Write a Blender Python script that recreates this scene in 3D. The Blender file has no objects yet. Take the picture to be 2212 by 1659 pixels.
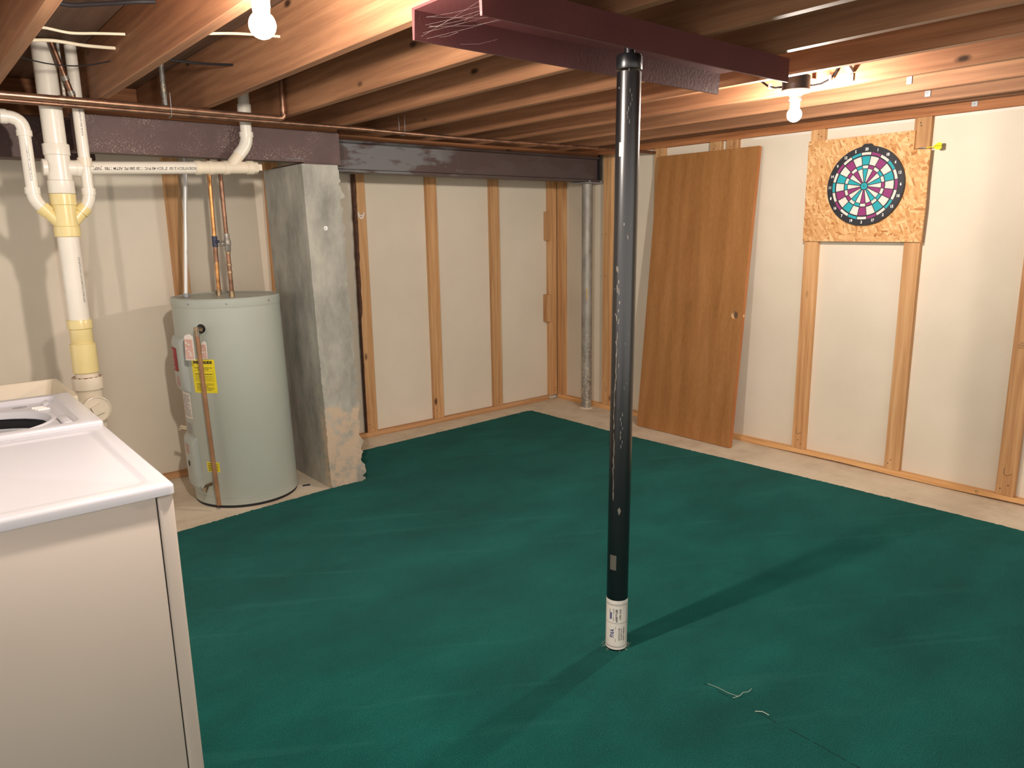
import bpy, bmesh, math, random
from mathutils import Vector, Matrix
PI = math.pi
random.seed(7)
sc = bpy.context.scene
C = bpy.context.scene.collection

# ------------------------------------------------------------------ camera
cam_d = bpy.data.cameras.new('camera')
cam_d.sensor_width = 36.0
cam_d.sensor_fit = 'HORIZONTAL'
cam_d.lens = 1598.3 / 2212 * 36.0
cam_d.clip_start = 0.02
cam_o = bpy.data.objects.new('camera', cam_d)
C.objects.link(cam_o)
CP = Vector((-4.5687, -4.8676, 1.5117))
F = Vector((0.62389, 0.75449, -0.20373)); R = Vector((0.76841, -0.63975, -0.01608)); U = Vector((0.14247, 0.14651, 0.97890))
cam_o.matrix_world = Matrix(((R.x, U.x, -F.x, CP.x), (R.y, U.y, -F.y, CP.y), (R.z, U.z, -F.z, CP.z), (0, 0, 0, 1)))
sc.camera = cam_o

# ------------------------------------------------------------------ light / view
w = bpy.data.worlds.new('world'); sc.world = w; w.use_nodes = True
w.node_tree.nodes['Background'].inputs[0].default_value = (1.0, 0.91, 0.83, 1)
w.node_tree.nodes['Background'].inputs[1].default_value = 1.5
sc.view_settings.view_transform = 'Standard'
sc.view_settings.look = 'None'
sc.view_settings.gamma = 1
sc.view_settings.use_curve_mapping = False
sc.view_settings.exposure = 0.33
BULB_POWER = 2200.0
BULB_COL = (1.0, 0.89, 0.78)
sc.cycles.max_bounces = 8
sc.cycles.diffuse_bounces = 4
sc.cycles.glossy_bounces = 3
sc.cycles.sample_clamp_indirect = 4.0

# ------------------------------------------------------------------ materials
MATS = {}
def s2l(c):
    return tuple((x / 12.92 if x <= 0.04045 else ((x + 0.055) / 1.055) ** 2.4) for x in c)
def rgb(r, g, b):
    return s2l((r / 255, g / 255, b / 255)) + (1.0,)
class NT:
    def __init__(s, name, rough=0.6, metal=0.0, spec=0.5):
        s.m = bpy.data.materials.new(name); s.m.use_nodes = True
        s.t = s.m.node_tree; s.n = s.t.nodes; s.l = s.t.links
        s.b = s.n['Principled BSDF']
        s.b.inputs['Roughness'].default_value = rough
        s.b.inputs['Metallic'].default_value = metal
        s.b.inputs['Specular IOR Level'].default_value = spec
        s.tc = s.n.new('ShaderNodeTexCoord')
    def node(s, t, **k):
        n = s.n.new(t)
        for a, v in k.items(): setattr(n, a, v)
        return n
    def map(s, scale=(1, 1, 1), rot=(0, 0, 0), loc=(0, 0, 0), src=None, rnd=False):
        m = s.node('ShaderNodeMapping'); m.inputs['Scale'].default_value = scale
        m.inputs['Rotation'].default_value = rot; m.inputs['Location'].default_value = loc
        s.l.new(src or s.tc.outputs['Object'], m.inputs['Vector'])
        if rnd:
            oi = s.node('ShaderNodeObjectInfo')
            a = s.node('ShaderNodeMath', operation='MULTIPLY'); a.inputs[1].default_value = 37.0
            s.l.new(oi.outputs['Random'], a.inputs[0])
            ad = s.node('ShaderNodeVectorMath', operation='ADD')
            s.l.new(m.outputs[0], ad.inputs[0]); s.l.new(a.outputs[0], ad.inputs[1])
            return ad.outputs[0]
        return m.outputs[0]
    def rmap(s, rot, scale, loc=(0, 0, 0)):
        return s.map(scale, (0, 0, 0), (0, 0, 0), src=s.map((1, 1, 1), rot, loc))
    def noise(s, vec, scale=5, detail=4, rough=0.55, dist=0.0):
        n = s.node('ShaderNodeTexNoise'); n.inputs['Scale'].default_value = scale
        n.inputs['Detail'].default_value = detail; n.inputs['Roughness'].default_value = rough
        n.inputs['Distortion'].default_value = dist
        s.l.new(vec, n.inputs['Vector']); return n.outputs['Fac']
    def ramp(s, fac, stops):
        r = s.node('ShaderNodeValToRGB'); e = r.color_ramp.elements
        while len(e) < len(stops): e.new(0.5)
        for i, (p, c) in enumerate(stops):
            e[i].position = p; e[i].color = c if len(c) == 4 else tuple(c) + (1,)
        s.l.new(fac, r.inputs['Fac']); return r.outputs['Color']
    def mix(s, fac, a, b, mode='MIX'):
        m = s.node('ShaderNodeMix', data_type='RGBA', blend_type=mode)
        for inp, v in ((m.inputs[0], fac), (m.inputs[6], a), (m.inputs[7], b)):
            if hasattr(v, 'links') or hasattr(v, 'is_linked'): s.l.new(v, inp)
            else: inp.default_value = v
        return m.outputs[2]
    def math(s, op, a, b=None, c=None):
        m = s.node('ShaderNodeMath', operation=op)
        for i, v in enumerate((a, b, c)):
            if v is None: continue
            if hasattr(v, 'is_linked'): s.l.new(v, m.inputs[i])
            else: m.inputs[i].default_value = v
        return m.outputs[0]
    def sep(s, vec=None):
        x = s.node('ShaderNodeSeparateXYZ'); s.l.new(vec or s.tc.outputs['Object'], x.inputs[0]); return x.outputs
    def col(s, c):
        if hasattr(c, 'is_linked'): s.l.new(c, s.b.inputs['Base Color'])
        else: s.b.inputs['Base Color'].default_value = c
    def bump(s, h, strength=0.3, dist=0.01):
        b = s.node('ShaderNodeBump'); b.inputs['Strength'].default_value = strength
        b.inputs['Distance'].default_value = dist
        s.l.new(h, b.inputs['Height']); s.l.new(b.outputs[0], s.b.inputs['Normal'])
        return b

def plain(name, c, rough=0.5, metal=0.0, var=0.06, scale=8, bump=0.0, bscale=60, spec=0.5):
    m = NT(name, rough, metal, spec)
    f = m.noise(m.map(), scale, 4)
    d = tuple(max(0, x * (1 - var)) for x in c[:3]) + (1,)
    u = tuple(min(1, x * (1 + var)) for x in c[:3]) + (1,)
    m.col(m.ramp(f, [(0.3, d), (0.7, u)]))
    if bump: m.bump(m.noise(m.map(), bscale, 3), bump, 0.003)
    return m.m

def wood(name, dark, mid, light, axis=2, rough=0.65, knots=True, rings=9.0, contrast=1.0, tint=0.12):
    """stretched grain along the given object axis, a few knots, every board a little different"""
    m = NT(name, rough, 0, 0.3)
    sc3 = [1.0, 1.0, 1.0]; sc3[axis] = 0.09
    v = m.map(tuple(sc3), rnd=True)
    n1 = m.noise(v, 9, 5, 0.6, 0.8)
    wv = m.node('ShaderNodeTexWave', wave_type='RINGS', rings_direction='XYZ'[axis])
    wv.inputs['Scale'].default_value = rings; wv.inputs['Distortion'].default_value = 9.0
    wv.inputs['Detail'].default_value = 3; wv.inputs['Detail Scale'].default_value = 1.2
    m.l.new(v, wv.inputs['Vector'])
    sc2 = [1.0, 1.0, 1.0]; sc2[axis] = 0.02
    fine = m.noise(m.map(tuple(sc2), rnd=True), 150, 3)
    f = m.math('ADD', m.math('MULTIPLY', n1, 0.62), m.math('MULTIPLY', wv.outputs['Fac'], 0.13))
    f = m.math('ADD', f, m.math('MULTIPLY', fine, 0.35))
    f = m.math('ADD', m.math('MULTIPLY', m.math('SUBTRACT', f, 0.55), contrast), 0.5)
    c = m.ramp(f, [(0.2, dark), (0.5, mid), (0.8, light)])
    oi = m.node('ShaderNodeObjectInfo')
    tv = m.math('ADD', m.math('MULTIPLY', oi.outputs['Random'], tint * 2), 1 - tint)
    hs = m.node('ShaderNodeHueSaturation'); m.l.new(c, hs.inputs['Color']); m.l.new(tv, hs.inputs['Value'])
    c = hs.outputs[0]
    if knots:
        k3 = [1.0, 1.0, 1.0]; k3[axis] = 0.45
        vo = m.node('ShaderNodeTexVoronoi'); vo.inputs['Scale'].default_value = 5.5
        m.l.new(m.map(tuple(k3), rnd=True), vo.inputs['Vector'])
        kd = m.math('ADD', vo.outputs['Distance'], m.math('MULTIPLY', m.noise(m.map(), 40, 2), 0.03))
        kf = m.ramp(kd, [(0.055, (1, 1, 1, 1)), (0.11, (0, 0, 0, 1))])
        c = m.mix(kf, c, tuple(x * 0.28 for x in dark[:3]) + (1,))
    m.col(c)
    m.bump(f, 0.15, 0.002)
    return m.m

M = {}
M['stud'] = wood('stud_pine', rgb(160, 108, 68), rgb(202, 156, 108), rgb(224, 184, 138), 2)
M['stud_dark'] = wood('stud_pine_bark', rgb(92, 62, 44), rgb(150, 105, 70), rgb(196, 146, 96), 2)
M['plate_x'] = wood('plate_pine_x', rgb(156, 108, 72), rgb(200, 152, 106), rgb(222, 182, 136), 0)
M['plate_y'] = wood('plate_pine_y', rgb(164, 116, 74), rgb(212, 164, 110), rgb(232, 192, 140), 1)
M['joist'] = wood('joist_fir', rgb(106, 72, 52), rgb(150, 106, 76), rgb(184, 138, 102), 1, contrast=0.8, tint=0.1)
M['topplate'] = wood('top_plate_fir', rgb(110, 66, 40), rgb(156, 100, 62), rgb(186, 128, 84), 1)
M['beamplate'] = wood('beam_plate_fir', rgb(92, 56, 36), rgb(136, 88, 56), rgb(170, 118, 80), 0)

def osb():
    m = NT('osb_flakes', 0.7, 0, 0.3)
    vec = m.map(); cur = None
    for i, (ang, s) in enumerate([(0.5, 1.0), (1.5, 0.85), (2.4, 1.1), (0.05, 0.8), (2.0, 1.0)]):
        vo = m.node('ShaderNodeTexVoronoi'); vo.inputs['Scale'].default_value = 75 * s
        m.l.new(m.rmap((ang, 0, 0), (1, 0.24, 1), (0, i * 1.7, i * 3.1)), vo.inputs['Vector'])
        b = m.node('ShaderNodeRGBToBW'); m.l.new(vo.outputs['Color'], b.inputs[0])
        c = m.ramp(b.outputs[0], [(0.12, rgb(176, 116, 66)), (0.3, rgb(206, 154, 100)), (0.6, rgb(218, 170, 116)), (0.85, rgb(232, 192, 142))])
        if cur is None: cur = c
        else:
            sel = m.ramp(m.noise(m.map(loc=(i * 5, i, i * 2)), 26, 1), [(0.49, (0, 0, 0, 1)), (0.51, (1, 1, 1, 1))])
            cur = m.mix(sel, cur, c)
    m.col(cur); m.bump(m.noise(vec, 90, 3), 0.25, 0.002)
    return m.m
M['osb'] = osb()

def drywall():
    m = NT('drywall_paper', 0.85, 0, 0.2)
    v = m.map()
    c = m.ramp(m.noise(v, 1.6, 4), [(0.3, rgb(218, 208, 190)), (0.7, rgb(229, 219, 202))])
    # scattered pencil and scuff marks
    vo = m.node('ShaderNodeTexVoronoi'); vo.inputs['Scale'].default_value = 2.3
    m.l.new(m.map((1, 1, 1.1), loc=(3.3, 1.2, 0.4)), vo.inputs['Vector'])
    mk = m.ramp(vo.outputs['Distance'], [(0.012, (1, 1, 1, 1)), (0.018, (0, 0, 0, 1))])
    c = m.mix(mk, c, rgb(70, 58, 50))
    st = m.ramp(m.noise(m.map((1, 1, 1), loc=(9, 2, 5)), 1.3, 5), [(0.66, (0, 0, 0, 1)), (0.8, (1, 1, 1, 1))])
    c = m.mix(m.math('MULTIPLY', st, 0.25), c, rgb(150, 126, 104))
    m.col(c); m.bump(m.noise(v, 160, 3), 0.08, 0.001)
    return m.m
M['drywall'] = drywall()
M['paper_edge'] = plain('drywall_edge_white', rgb(228, 222, 212), 0.8)

def floor_mat():
    m = NT('bare_concrete_floor', 0.75, 0, 0.3)
    v = m.map()
    c = m.ramp(m.noise(v, 3.5, 6, 0.65), [(0.25, rgb(190, 172, 150)), (0.5, rgb(216, 202, 180)), (0.75, rgb(228, 216, 196))])
    sp = m.ramp(m.noise(m.map((1, 3, 1)), 55, 3), [(0.70, (0, 0, 0, 1)), (0.78, (1, 1, 1, 1))])
    c = m.mix(m.math('MULTIPLY', sp, 0.6), c, rgb(120, 104, 88))
    m.col(c); m.bump(m.noise(v, 40, 4), 0.25, 0.003)
    return m.m
M['floor'] = floor_mat()

def carpet_mat():
    m = NT('teal_cut_pile', 0.95, 0, 0.05)
    v = m.map()
    big = m.noise(m.map((1.0, 1.6, 1)), 1.9, 5, 0.6)
    c = m.ramp(big, [(0.3, rgb(4, 74, 71)), (0.5, rgb(7, 88, 84)), (0.76, rgb(16, 104, 98))])
    fine = m.noise(v, 420, 2, 0.7)
    c2 = m.ramp(fine, [(0.34, (0.22, 0.22, 0.22, 1)), (0.5, (0.85, 0.85, 0.85, 1)), (0.66, (2.4, 2.3, 2.2, 1))])
    c = m.mix(1.0, c, c2, 'MULTIPLY')
    # vacuum / fold streaks with a shape of their own
    stv = m.noise(m.rmap((0, 0, 0.55), (0.6, 7, 1)), 1.4, 3)
    st = m.ramp(stv, [(0.60, (0, 0, 0, 1)), (0.68, (1, 1, 1, 1))])
    c = m.mix(m.math('MULTIPLY', st, 0.12), c, rgb(60, 140, 128))
    # seam where the two widths of carpet meet
    s = m.sep()
    dx = m.math('ABSOLUTE', m.math('ADD', m.math('ADD', s[0], 2.655), m.math('MULTIPLY', m.noise(v, 6, 2), 0.012)))
    on = m.math('MULTIPLY', m.math('LESS_THAN', dx, 0.0026), m.math('LESS_THAN', s[1], -3.55))
    on = m.math('MULTIPLY', on, m.math('GREATER_THAN', m.noise(v, 25, 2), 0.45))
    c = m.mix(on, c, rgb(6, 52, 48))
    m.col(c)
    m.b.inputs['Sheen Weight'].default_value = 0.15
    m.b.inputs['Sheen Tint'].default_value = (0.4, 0.9, 0.8, 1)
    m.bump(fine, 0.9, 0.006)
    return m.m
M['carpet'] = carpet_mat()

def concrete_pillar():
    m = NT('cast_concrete', 0.85, 0, 0.3)
    v = m.map(); s = m.sep()
    c = m.ramp(m.noise(m.map((1, 1, 0.45)), 7, 6, 0.65), [(0.25, rgb(126, 126, 120)), (0.5, rgb(164, 163, 154)), (0.78, rgb(196, 194, 183))])
    sm = m.ramp(m.noise(m.map((1, 1, 0.3), loc=(4, 1, 2)), 9, 4), [(0.58, (0, 0, 0, 1)), (0.68, (1, 1, 1, 1))])
    c = m.mix(m.math('MULTIPLY', sm, 0.35), c, rgb(196, 192, 178))
    pit = m.ramp(m.noise(v, 95, 3), [(0.66, (0, 0, 0, 1)), (0.74, (1, 1, 1, 1))])
    c = m.mix(m.math('MULTIPLY', pit, 0.6), c, rgb(200, 196, 184))
    # tan splash on the lower part
    h = m.math('ADD', s[2], m.math('MULTIPLY', m.math('SUBTRACT', m.noise(v, 6, 4), 0.5), 1.1))
    tan = m.ramp(h, [(0.52, (1, 1, 1, 1)), (0.60, (0, 0, 0, 1))])
    tb = m.ramp(m.noise(m.map(loc=(2, 7, 1)), 14, 5), [(0.40, (0.15, 0.15, 0.15, 1)), (0.55, (1, 1, 1, 1))])
    front = m.math('ADD', m.math('MULTIPLY', m.math('LESS_THAN', s[1], -0.84), 0.75), 0.2)
    c = m.mix(m.math('MULTIPLY', m.math('MULTIPLY', tan, tb), front), c, rgb(202, 180, 156))
    m.col(c); m.bump(m.noise(v, 60, 5, 0.7), 0.55, 0.006)
    return m.m
M['pillar'] = concrete_pillar()

def steel(name, base, lightc, patch=None, rough=0.55, thr=0.62, pscale=16):
    m = NT(name, rough, 0.15, 0.4)
    v = m.map()
    c = m.ramp(m.noise(v, 5, 5), [(0.3, tuple(x * 0.8 for x in base[:3]) + (1,)), (0.7, base)])
    sp = m.ramp(m.noise(v, 130, 3, 0.7), [(thr, (0, 0, 0, 1)), (thr + 0.08, (1, 1, 1, 1))])
    sp2 = m.ramp(m.noise(m.map(loc=(1, 5, 2)), 7, 4), [(0.45, (0, 0, 0, 1)), (0.65, (1, 1, 1, 1))])
    c = m.mix(m.math('MULTIPLY', sp, sp2), c, lightc)
    if patch:
        pf = m.ramp(m.noise(m.map((0.35, 1, 1)), pscale, 4), [(0.46, (0, 0, 0, 1)), (0.52, (1, 1, 1, 1))])
        mask = m.ramp(m.math('ADD', m.sep()[0], m.math('MULTIPLY', m.noise(v, 3, 2), 0.8)), [(-0.0, (1, 1, 1, 1)), (0.25, (0.12, 0.12, 0.12, 1))])
        c = m.mix(m.math('MULTIPLY', m.math('MULTIPLY', pf, 0.9), mask), c, patch)
    m.col(c); m.bump(m.noise(v, 90, 3), 0.25, 0.002)
    return m.m
M['beam_primer'] = steel('brown_primer_steel', rgb(88, 68, 66), rgb(158, 138, 128), thr=0.55)
M['beam_grey'] = steel('mill_scale_steel', rgb(84, 68, 66), rgb(150, 132, 116), rgb(112, 112, 114), thr=0.66, pscale=9)
M['channel'] = steel('oxide_red_steel', rgb(94, 50, 50), rgb(150, 110, 104), rough=0.45, thr=0.74)

def pole_mat():
    m = NT('black_enamel', 0.26, 0, 0.9)
    s = m.sep(); v = m.map()
    base = rgb(11, 12, 16)
    ch = m.ramp(m.noise(m.map((1, 1, 0.35)), 34, 4, 0.6), [(0.735, (0, 0, 0, 1)), (0.742, (1, 1, 1, 1))])
    cluster = m.ramp(m.noise(m.map((1, 1, 0.5), loc=(0, 3, 1.3)), 6, 2), [(0.44, (0, 0, 0, 1)), (0.52, (1, 1, 1, 1))])
    f = m.math('MULTIPLY', ch, cluster)
    m.col(m.mix(f, base, rgb(128, 122, 112)))
    m.l.new(m.math('ADD', m.math('MULTIPLY', f, 0.4), 0.26), m.b.inputs['Roughness'])
    m.bump(m.noise(v, 25, 2), 0.05, 0.002)
    return m.m
M['pole'] = pole_mat()
M['black_cap'] = plain('black_steel_cap', rgb(16, 17, 20), 0.3, 0, 0.1)

def galv():
    m = NT('galvanised_worn', 0.55, 0.5, 0.5)
    v = m.map(); s = m.sep()
    c = m.ramp(m.noise(m.map((1, 1, 0.4)), 14, 5), [(0.3, rgb(130, 127, 120)), (0.6, rgb(166, 164, 158)), (0.8, rgb(190, 182, 168))])
    sp = m.ramp(m.noise(v, 60, 4), [(0.52, (0, 0, 0, 1)), (0.62, (1, 1, 1, 1))])
    low = m.ramp(s[2], [(0.15, (1, 1, 1, 1)), (0.8, (0.1, 0.1, 0.1, 1))])
    c = m.mix(m.math('MULTIPLY', sp, low), c, rgb(206, 192, 168))
    m.col(c)
    return m.m
M['galv'] = galv()
M['zinc'] = plain('zinc_bracket', rgb(150, 152, 156), 0.45, 0.4, 0.08)

def door_mat():
    m = NT('oak_veneer', 0.45, 0, 0.35)
    v = m.map((1, 1, 0.07))
    n1 = m.noise(v, 16, 5, 0.6, 0.6)
    wv = m.node('ShaderNodeTexWave', wave_type='BANDS', bands_direction='Y')
    wv.inputs['Scale'].default_value = 2.2; wv.inputs['Distortion'].default_value = 9; wv.inputs['Detail'].default_value = 3
    wv.inputs['Detail Scale'].default_value = 0.7
    m.l.new(v, wv.inputs['Vector'])
    fine = m.noise(m.map((1, 1, 0.03)), 260, 2)
    f = m.math('ADD', m.math('MULTIPLY', n1, 0.45), m.math('MULTIPLY', wv.outputs['Fac'], 0.10))
    f = m.math('ADD', f, m.math('MULTIPLY', fine, 0.40))
    m.col(m.ramp(f, [(0.28, rgb(140, 95, 52)), (0.48, rgb(162, 113, 66)), (0.70, rgb(182, 132, 84))]))
    return m.m
M['door'] = door_mat()
M['door_edge'] = wood('door_edge_wood', rgb(150, 88, 48), rgb(182, 118, 70), rgb(200, 140, 92), 2, knots=False)
M['raw_core'] = plain('raw_wood_core', rgb(214, 176, 132), 0.8)

M['pvc'] = plain('white_pvc', rgb(226, 220, 208), 0.28, 0, 0.03, 12)
M['pvc_old'] = plain('cream_pvc', rgb(222, 210, 190), 0.35, 0, 0.05, 14)
M['pvc_yellow'] = plain('yellowed_pvc', rgb(226, 208, 148), 0.28, 0, 0.04, 12)
def rust_ring():
    m = NT('rust_stained_pvc', 0.6)
    f = m.ramp(m.noise(m.map(), 60, 4), [(0.42, rgb(120, 66, 34)), (0.55, rgb(226, 214, 196))])
    m.col(f); return m.m
M['rust'] = rust_ring()
def copper(name, c, d, rough=0.35):
    m = NT(name, rough, 0.85)
    f = m.noise(m.map(), 18, 4)
    m.col(m.ramp(f, [(0.3, d), (0.6, c)])); return m.m
M['copper'] = copper('copper_pipe', rgb(186, 144, 118), rgb(148, 108, 88))
M['copper_dark'] = copper('tarnished_copper', rgb(150, 114, 92), rgb(104, 78, 66), 0.45)
M['copper_brass'] = copper('brassy_copper', rgb(206, 154, 98), rgb(150, 102, 66), 0.35)
M['weathered_pipe'] = plain('weathered_copper', rgb(158, 118, 86), 0.5, 0.25, 0.2, 14)
M['brass'] = copper('old_brass', rgb(170, 150, 120), rgb(110, 92, 70), 0.4)
M['solder'] = plain('solder_and_valve', rgb(150, 146, 138), 0.45, 0.6, 0.2, 60)
M['tank'] = plain('grey_green_enamel', rgb(172, 179, 170), 0.34, 0, 0.02, 3)
M['tank_cover'] = plain('grey_plastic_cover', rgb(170, 177, 172), 0.4, 0, 0.03)
M['conduit'] = plain('white_conduit', rgb(222, 222, 220), 0.35, 0.2)
M['white_enamel'] = plain('white_enamel', rgb(204, 203, 210), 0.22, 0, 0.01, 3)
M['cabinet'] = plain('white_panel_warm_bounce', rgb(208, 194, 182), 0.30, 0, 0.02, 2.2, 0.25, 2.4)  # white cabinet paint with the warm bounce light tinted into its colour
M['lid_recess'] = plain('white_textured_top', rgb(200, 198, 204), 0.4, 0, 0.02, 30, 0.1, 400)
M['gap_black'] = plain('black_gasket', rgb(22, 22, 26), 0.6)
M['drum'] = plain('drum_plastic', rgb(196, 198, 202), 0.35)
M['tub'] = plain('beige_tub_plastic', rgb(222, 210, 188), 0.4, 0, 0.03)
M['white_plastic'] = plain('white_plastic', rgb(238, 236, 232), 0.35)
M['porcelain'] = plain('white_porcelain', rgb(240, 238, 232), 0.2)
M['black_plastic'] = plain('black_plastic', rgb(22, 20, 22), 0.45, 0, 0.1)
M['db_black'] = plain('dartboard_black', rgb(34, 36, 44), 0.5, 0, 0.08)
M['db_white'] = plain('dartboard_white', rgb(222, 212, 204), 0.6)
M['db_teal'] = plain('dartboard_teal', rgb(22, 158, 172), 0.6)
M['db_purple'] = plain('dartboard_purple', rgb(138, 44, 110), 0.6)
M['ink_white'] = plain('white_ink', rgb(240, 238, 236), 0.6)
M['ink_black'] = plain('black_ink', rgb(34, 32, 36), 0.7)
M['ink_grey'] = plain('grey_ink', rgb(110, 108, 112), 0.7)
M['ink_blue'] = plain('blue_ink', rgb(34, 52, 120), 0.6)
M['ink_red'] = plain('red_ink', rgb(210, 110, 90), 0.6)
M['label_white'] = plain('label_paper_white', rgb(232, 226, 216), 0.6)
M['label_grey'] = plain('label_paper_grey', rgb(176, 176, 170), 0.6)
M['label_yellow'] = plain('label_paper_yellow', rgb(236, 218, 40), 0.55)
M['label_red'] = plain('label_red', rgb(150, 34, 44), 0.55)
M['dart_yellow'] = plain('dart_yellow', rgb(236, 224, 40), 0.4)
M['steel_grey'] = plain('tungsten_grey', rgb(120, 122, 126), 0.35, 0.8)
M['zinc_light'] = plain('bright_zinc', rgb(222, 224, 226), 0.4, 0.15, 0.04)
M['cable'] = plain('cream_cable', rgb(214, 202, 178), 0.5)
M['cable_dark'] = plain('dark_cable', rgb(34, 31, 33), 0.6, spec=0.2)
M['subfloor'] = wood('subfloor_plywood', rgb(74, 54, 44), rgb(112, 86, 70), rgb(140, 112, 94), 1, knots=False, contrast=0.7)
M['dark_gap'] = plain('dark_void', rgb(30, 24, 22), 0.9)
M['thread'] = plain('pale_thread', rgb(190, 200, 180), 0.8)
M['web'] = plain('cobweb_silk', rgb(120, 108, 104), 0.9)
M['blue_chip'] = plain('blue_tape', rgb(28, 38, 84), 0.6)
for bn, bp_ in (('bulb', BULB_POWER), ('bulb_dim', BULB_POWER * 0.70)):
  mb = NT('lit_' + bn + '_glass'); mb.b.inputs['Emission Color'].default_value = BULB_COL + (1,)
  mb.b.inputs['Emission Strength'].default_value = bp_
  mb.b.inputs['Base Color'].default_value = (1, 1, 1, 1)
  M[bn] = mb.m

# ------------------------------------------------------------------ mesh helpers
class MB:
    def __init__(s): s.bm = bmesh.new()
    def box(s, x0, x1, y0, y1, z0, z1, bevel=0.0, seg=2, rot=None):
        r = bmesh.ops.create_cube(s.bm, size=1)
        vs = r['verts']
        for v in vs:
            v.co = Vector(((x0 + x1) / 2 + v.co.x * (x1 - x0), (y0 + y1) / 2 + v.co.y * (y1 - y0), (z0 + z1) / 2 + v.co.z * (z1 - z0)))
        if bevel:
            es = list({e for v in vs for e in v.link_edges})
            rr = bmesh.ops.bevel(s.bm, geom=es, offset=bevel, segments=seg, affect='EDGES', profile=0.5)
        return s
    def poly(s, pts, faces):
        vs = [s.bm.verts.new(p) for p in pts]
        for f in faces:
            try: s.bm.faces.new([vs[i] for i in f])
            except ValueError: pass
        return s
    def prism(s, pts2, a, b, fn):
        """extrude the outline pts2 (u, v) from a to b; fn(u, v, w) -> xyz"""
        n = len(pts2)
        P = [fn(u, v, a) for u, v in pts2] + [fn(u, v, b) for u, v in pts2]
        fs = [list(range(n))[::-1], list(range(n, 2 * n))] + [[i, (i + 1) % n, n + (i + 1) % n, n + i] for i in range(n)]
        return s.poly(P, fs)
    def lathe(s, prof, base=(0, 0, 0), axis=(0, 0, 1), n=32, cap=True):
        """prof: list of (r, h) along the axis"""
        ax = Vector(axis).normalized(); b = Vector(base)
        u = ax.orthogonal().normalized(); v = ax.cross(u)
        rings = []
        for r, h in prof:
            if r < 1e-6: rings.append([s.bm.verts.new(b + ax * h)])
            else: rings.append([s.bm.verts.new(b + ax * h + (u * math.cos(2 * PI * i / n) + v * math.sin(2 * PI * i / n)) * r) for i in range(n)])
        for A, B in zip(rings, rings[1:]):
            for i in range(n):
                j = (i + 1) % n
                if len(A) == 1 and len(B) == 1: continue
                if len(A) == 1: s.bm.faces.new([A[0], B[j], B[i]][::-1])
                elif len(B) == 1: s.bm.faces.new([A[i], A[j], B[0]])
                else: s.bm.faces.new([A[i], A[j], B[j], B[i]])
        if cap:
            if len(rings[0]) > 1: s.bm.faces.new(rings[0][::-1])
            if len(rings[-1]) > 1: s.bm.faces.new(rings[-1])
        return s
    def cyl(s, a, b, r, r2=None, n=28):
        a = Vector(a); b = Vector(b); d = b - a
        return s.lathe([(r, 0), (r2 if r2 is not None else r, d.length)], a, d, n)
    def tube(s, pts, r, n=16, cap=True):
        pts = [Vector(p) for p in pts]
        tang = []
        for i in range(len(pts)):
            t = (pts[min(i + 1, len(pts) - 1)] - pts[max(i - 1, 0)]).normalized(); tang.append(t)
        u = tang[0].orthogonal().normalized()
        rings = []
        for p, t in zip(pts, tang):
            u = (u - t * u.dot(t)).normalized(); v = t.cross(u)
            rings.append([s.bm.verts.new(p + (u * math.cos(2 * PI * i / n) + v * math.sin(2 * PI * i / n)) * r) for i in range(n)])
        for A, B in zip(rings, rings[1:]):
            for i in range(n):
                j = (i + 1) % n
                s.bm.faces.new([A[i], A[j], B[j], B[i]])
        if cap:
            s.bm.faces.new(rings[0][::-1]); s.bm.faces.new(rings[-1])
        return s
    def done(s, name, mat, parent=None, origin=None, smooth=False, angle=40):
        bmesh.ops.recalc_face_normals(s.bm, faces=s.bm.faces)
        me = bpy.data.meshes.new(name)
        o = bpy.data.objects.new(name, me); C.objects.link(o)
        off = Vector(origin) if origin is not None else Vector((0, 0, 0))
        if parent is not None and origin is None:
            off = WLOC.get(parent.name, Vector((0, 0, 0)))
        for v in s.bm.verts: v.co -= off
        s.bm.to_mesh(me); s.bm.free()
        me.materials.append(M[mat] if isinstance(mat, str) else mat)
        if smooth:
            for p in me.polygons: p.use_smooth = True
            me.set_sharp_from_angle(angle=math.radians(angle))
        if parent is not None:
            o.parent = parent
            WLOC[o.name] = off
        else:
            o.location = off
            WLOC[o.name] = off
        return o
WLOC = {}
def tag(o, label, cat=None, group=None, kind=None):
    if label: o['label'] = label
    if cat: o['category'] = cat
    if group: o['group'] = group
    if kind: o['kind'] = kind
    return o
def thing(name, loc, label, cat, group=None):
    o = bpy.data.objects.new(name, None); C.objects.link(o)
    o.location = loc; o.empty_display_size = 0.05
    WLOC[o.name] = Vector(loc)
    return tag(o, label, cat, group)
def arc(p0, corner, p1, n=6):
    """points of a rounded corner"""
    p0, c, p1 = Vector(p0), Vector(corner), Vector(p1)
    return [(p0 * (1 - t) ** 2 + c * 2 * t * (1 - t) + p1 * t * t) for t in [i / n for i in range(n + 1)]]
def text_bm(body, size, align='CENTER', bold=0.0):
    cu = bpy.data.curves.new('txt', 'FONT'); cu.body = body; cu.size = size
    cu.align_x = align; cu.align_y = 'CENTER'; cu.resolution_u = 3; cu.offset = bold
    o = bpy.data.objects.new('txt', cu); C.objects.link(o)
    dg = bpy.context.evaluated_depsgraph_get()
    me = bpy.data.meshes.new_from_object(o.evaluated_get(dg))
    bm = bmesh.new(); bm.from_mesh(me)
    bpy.data.objects.remove(o); bpy.data.curves.remove(cu); bpy.data.meshes.remove(me)
    return bm
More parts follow.
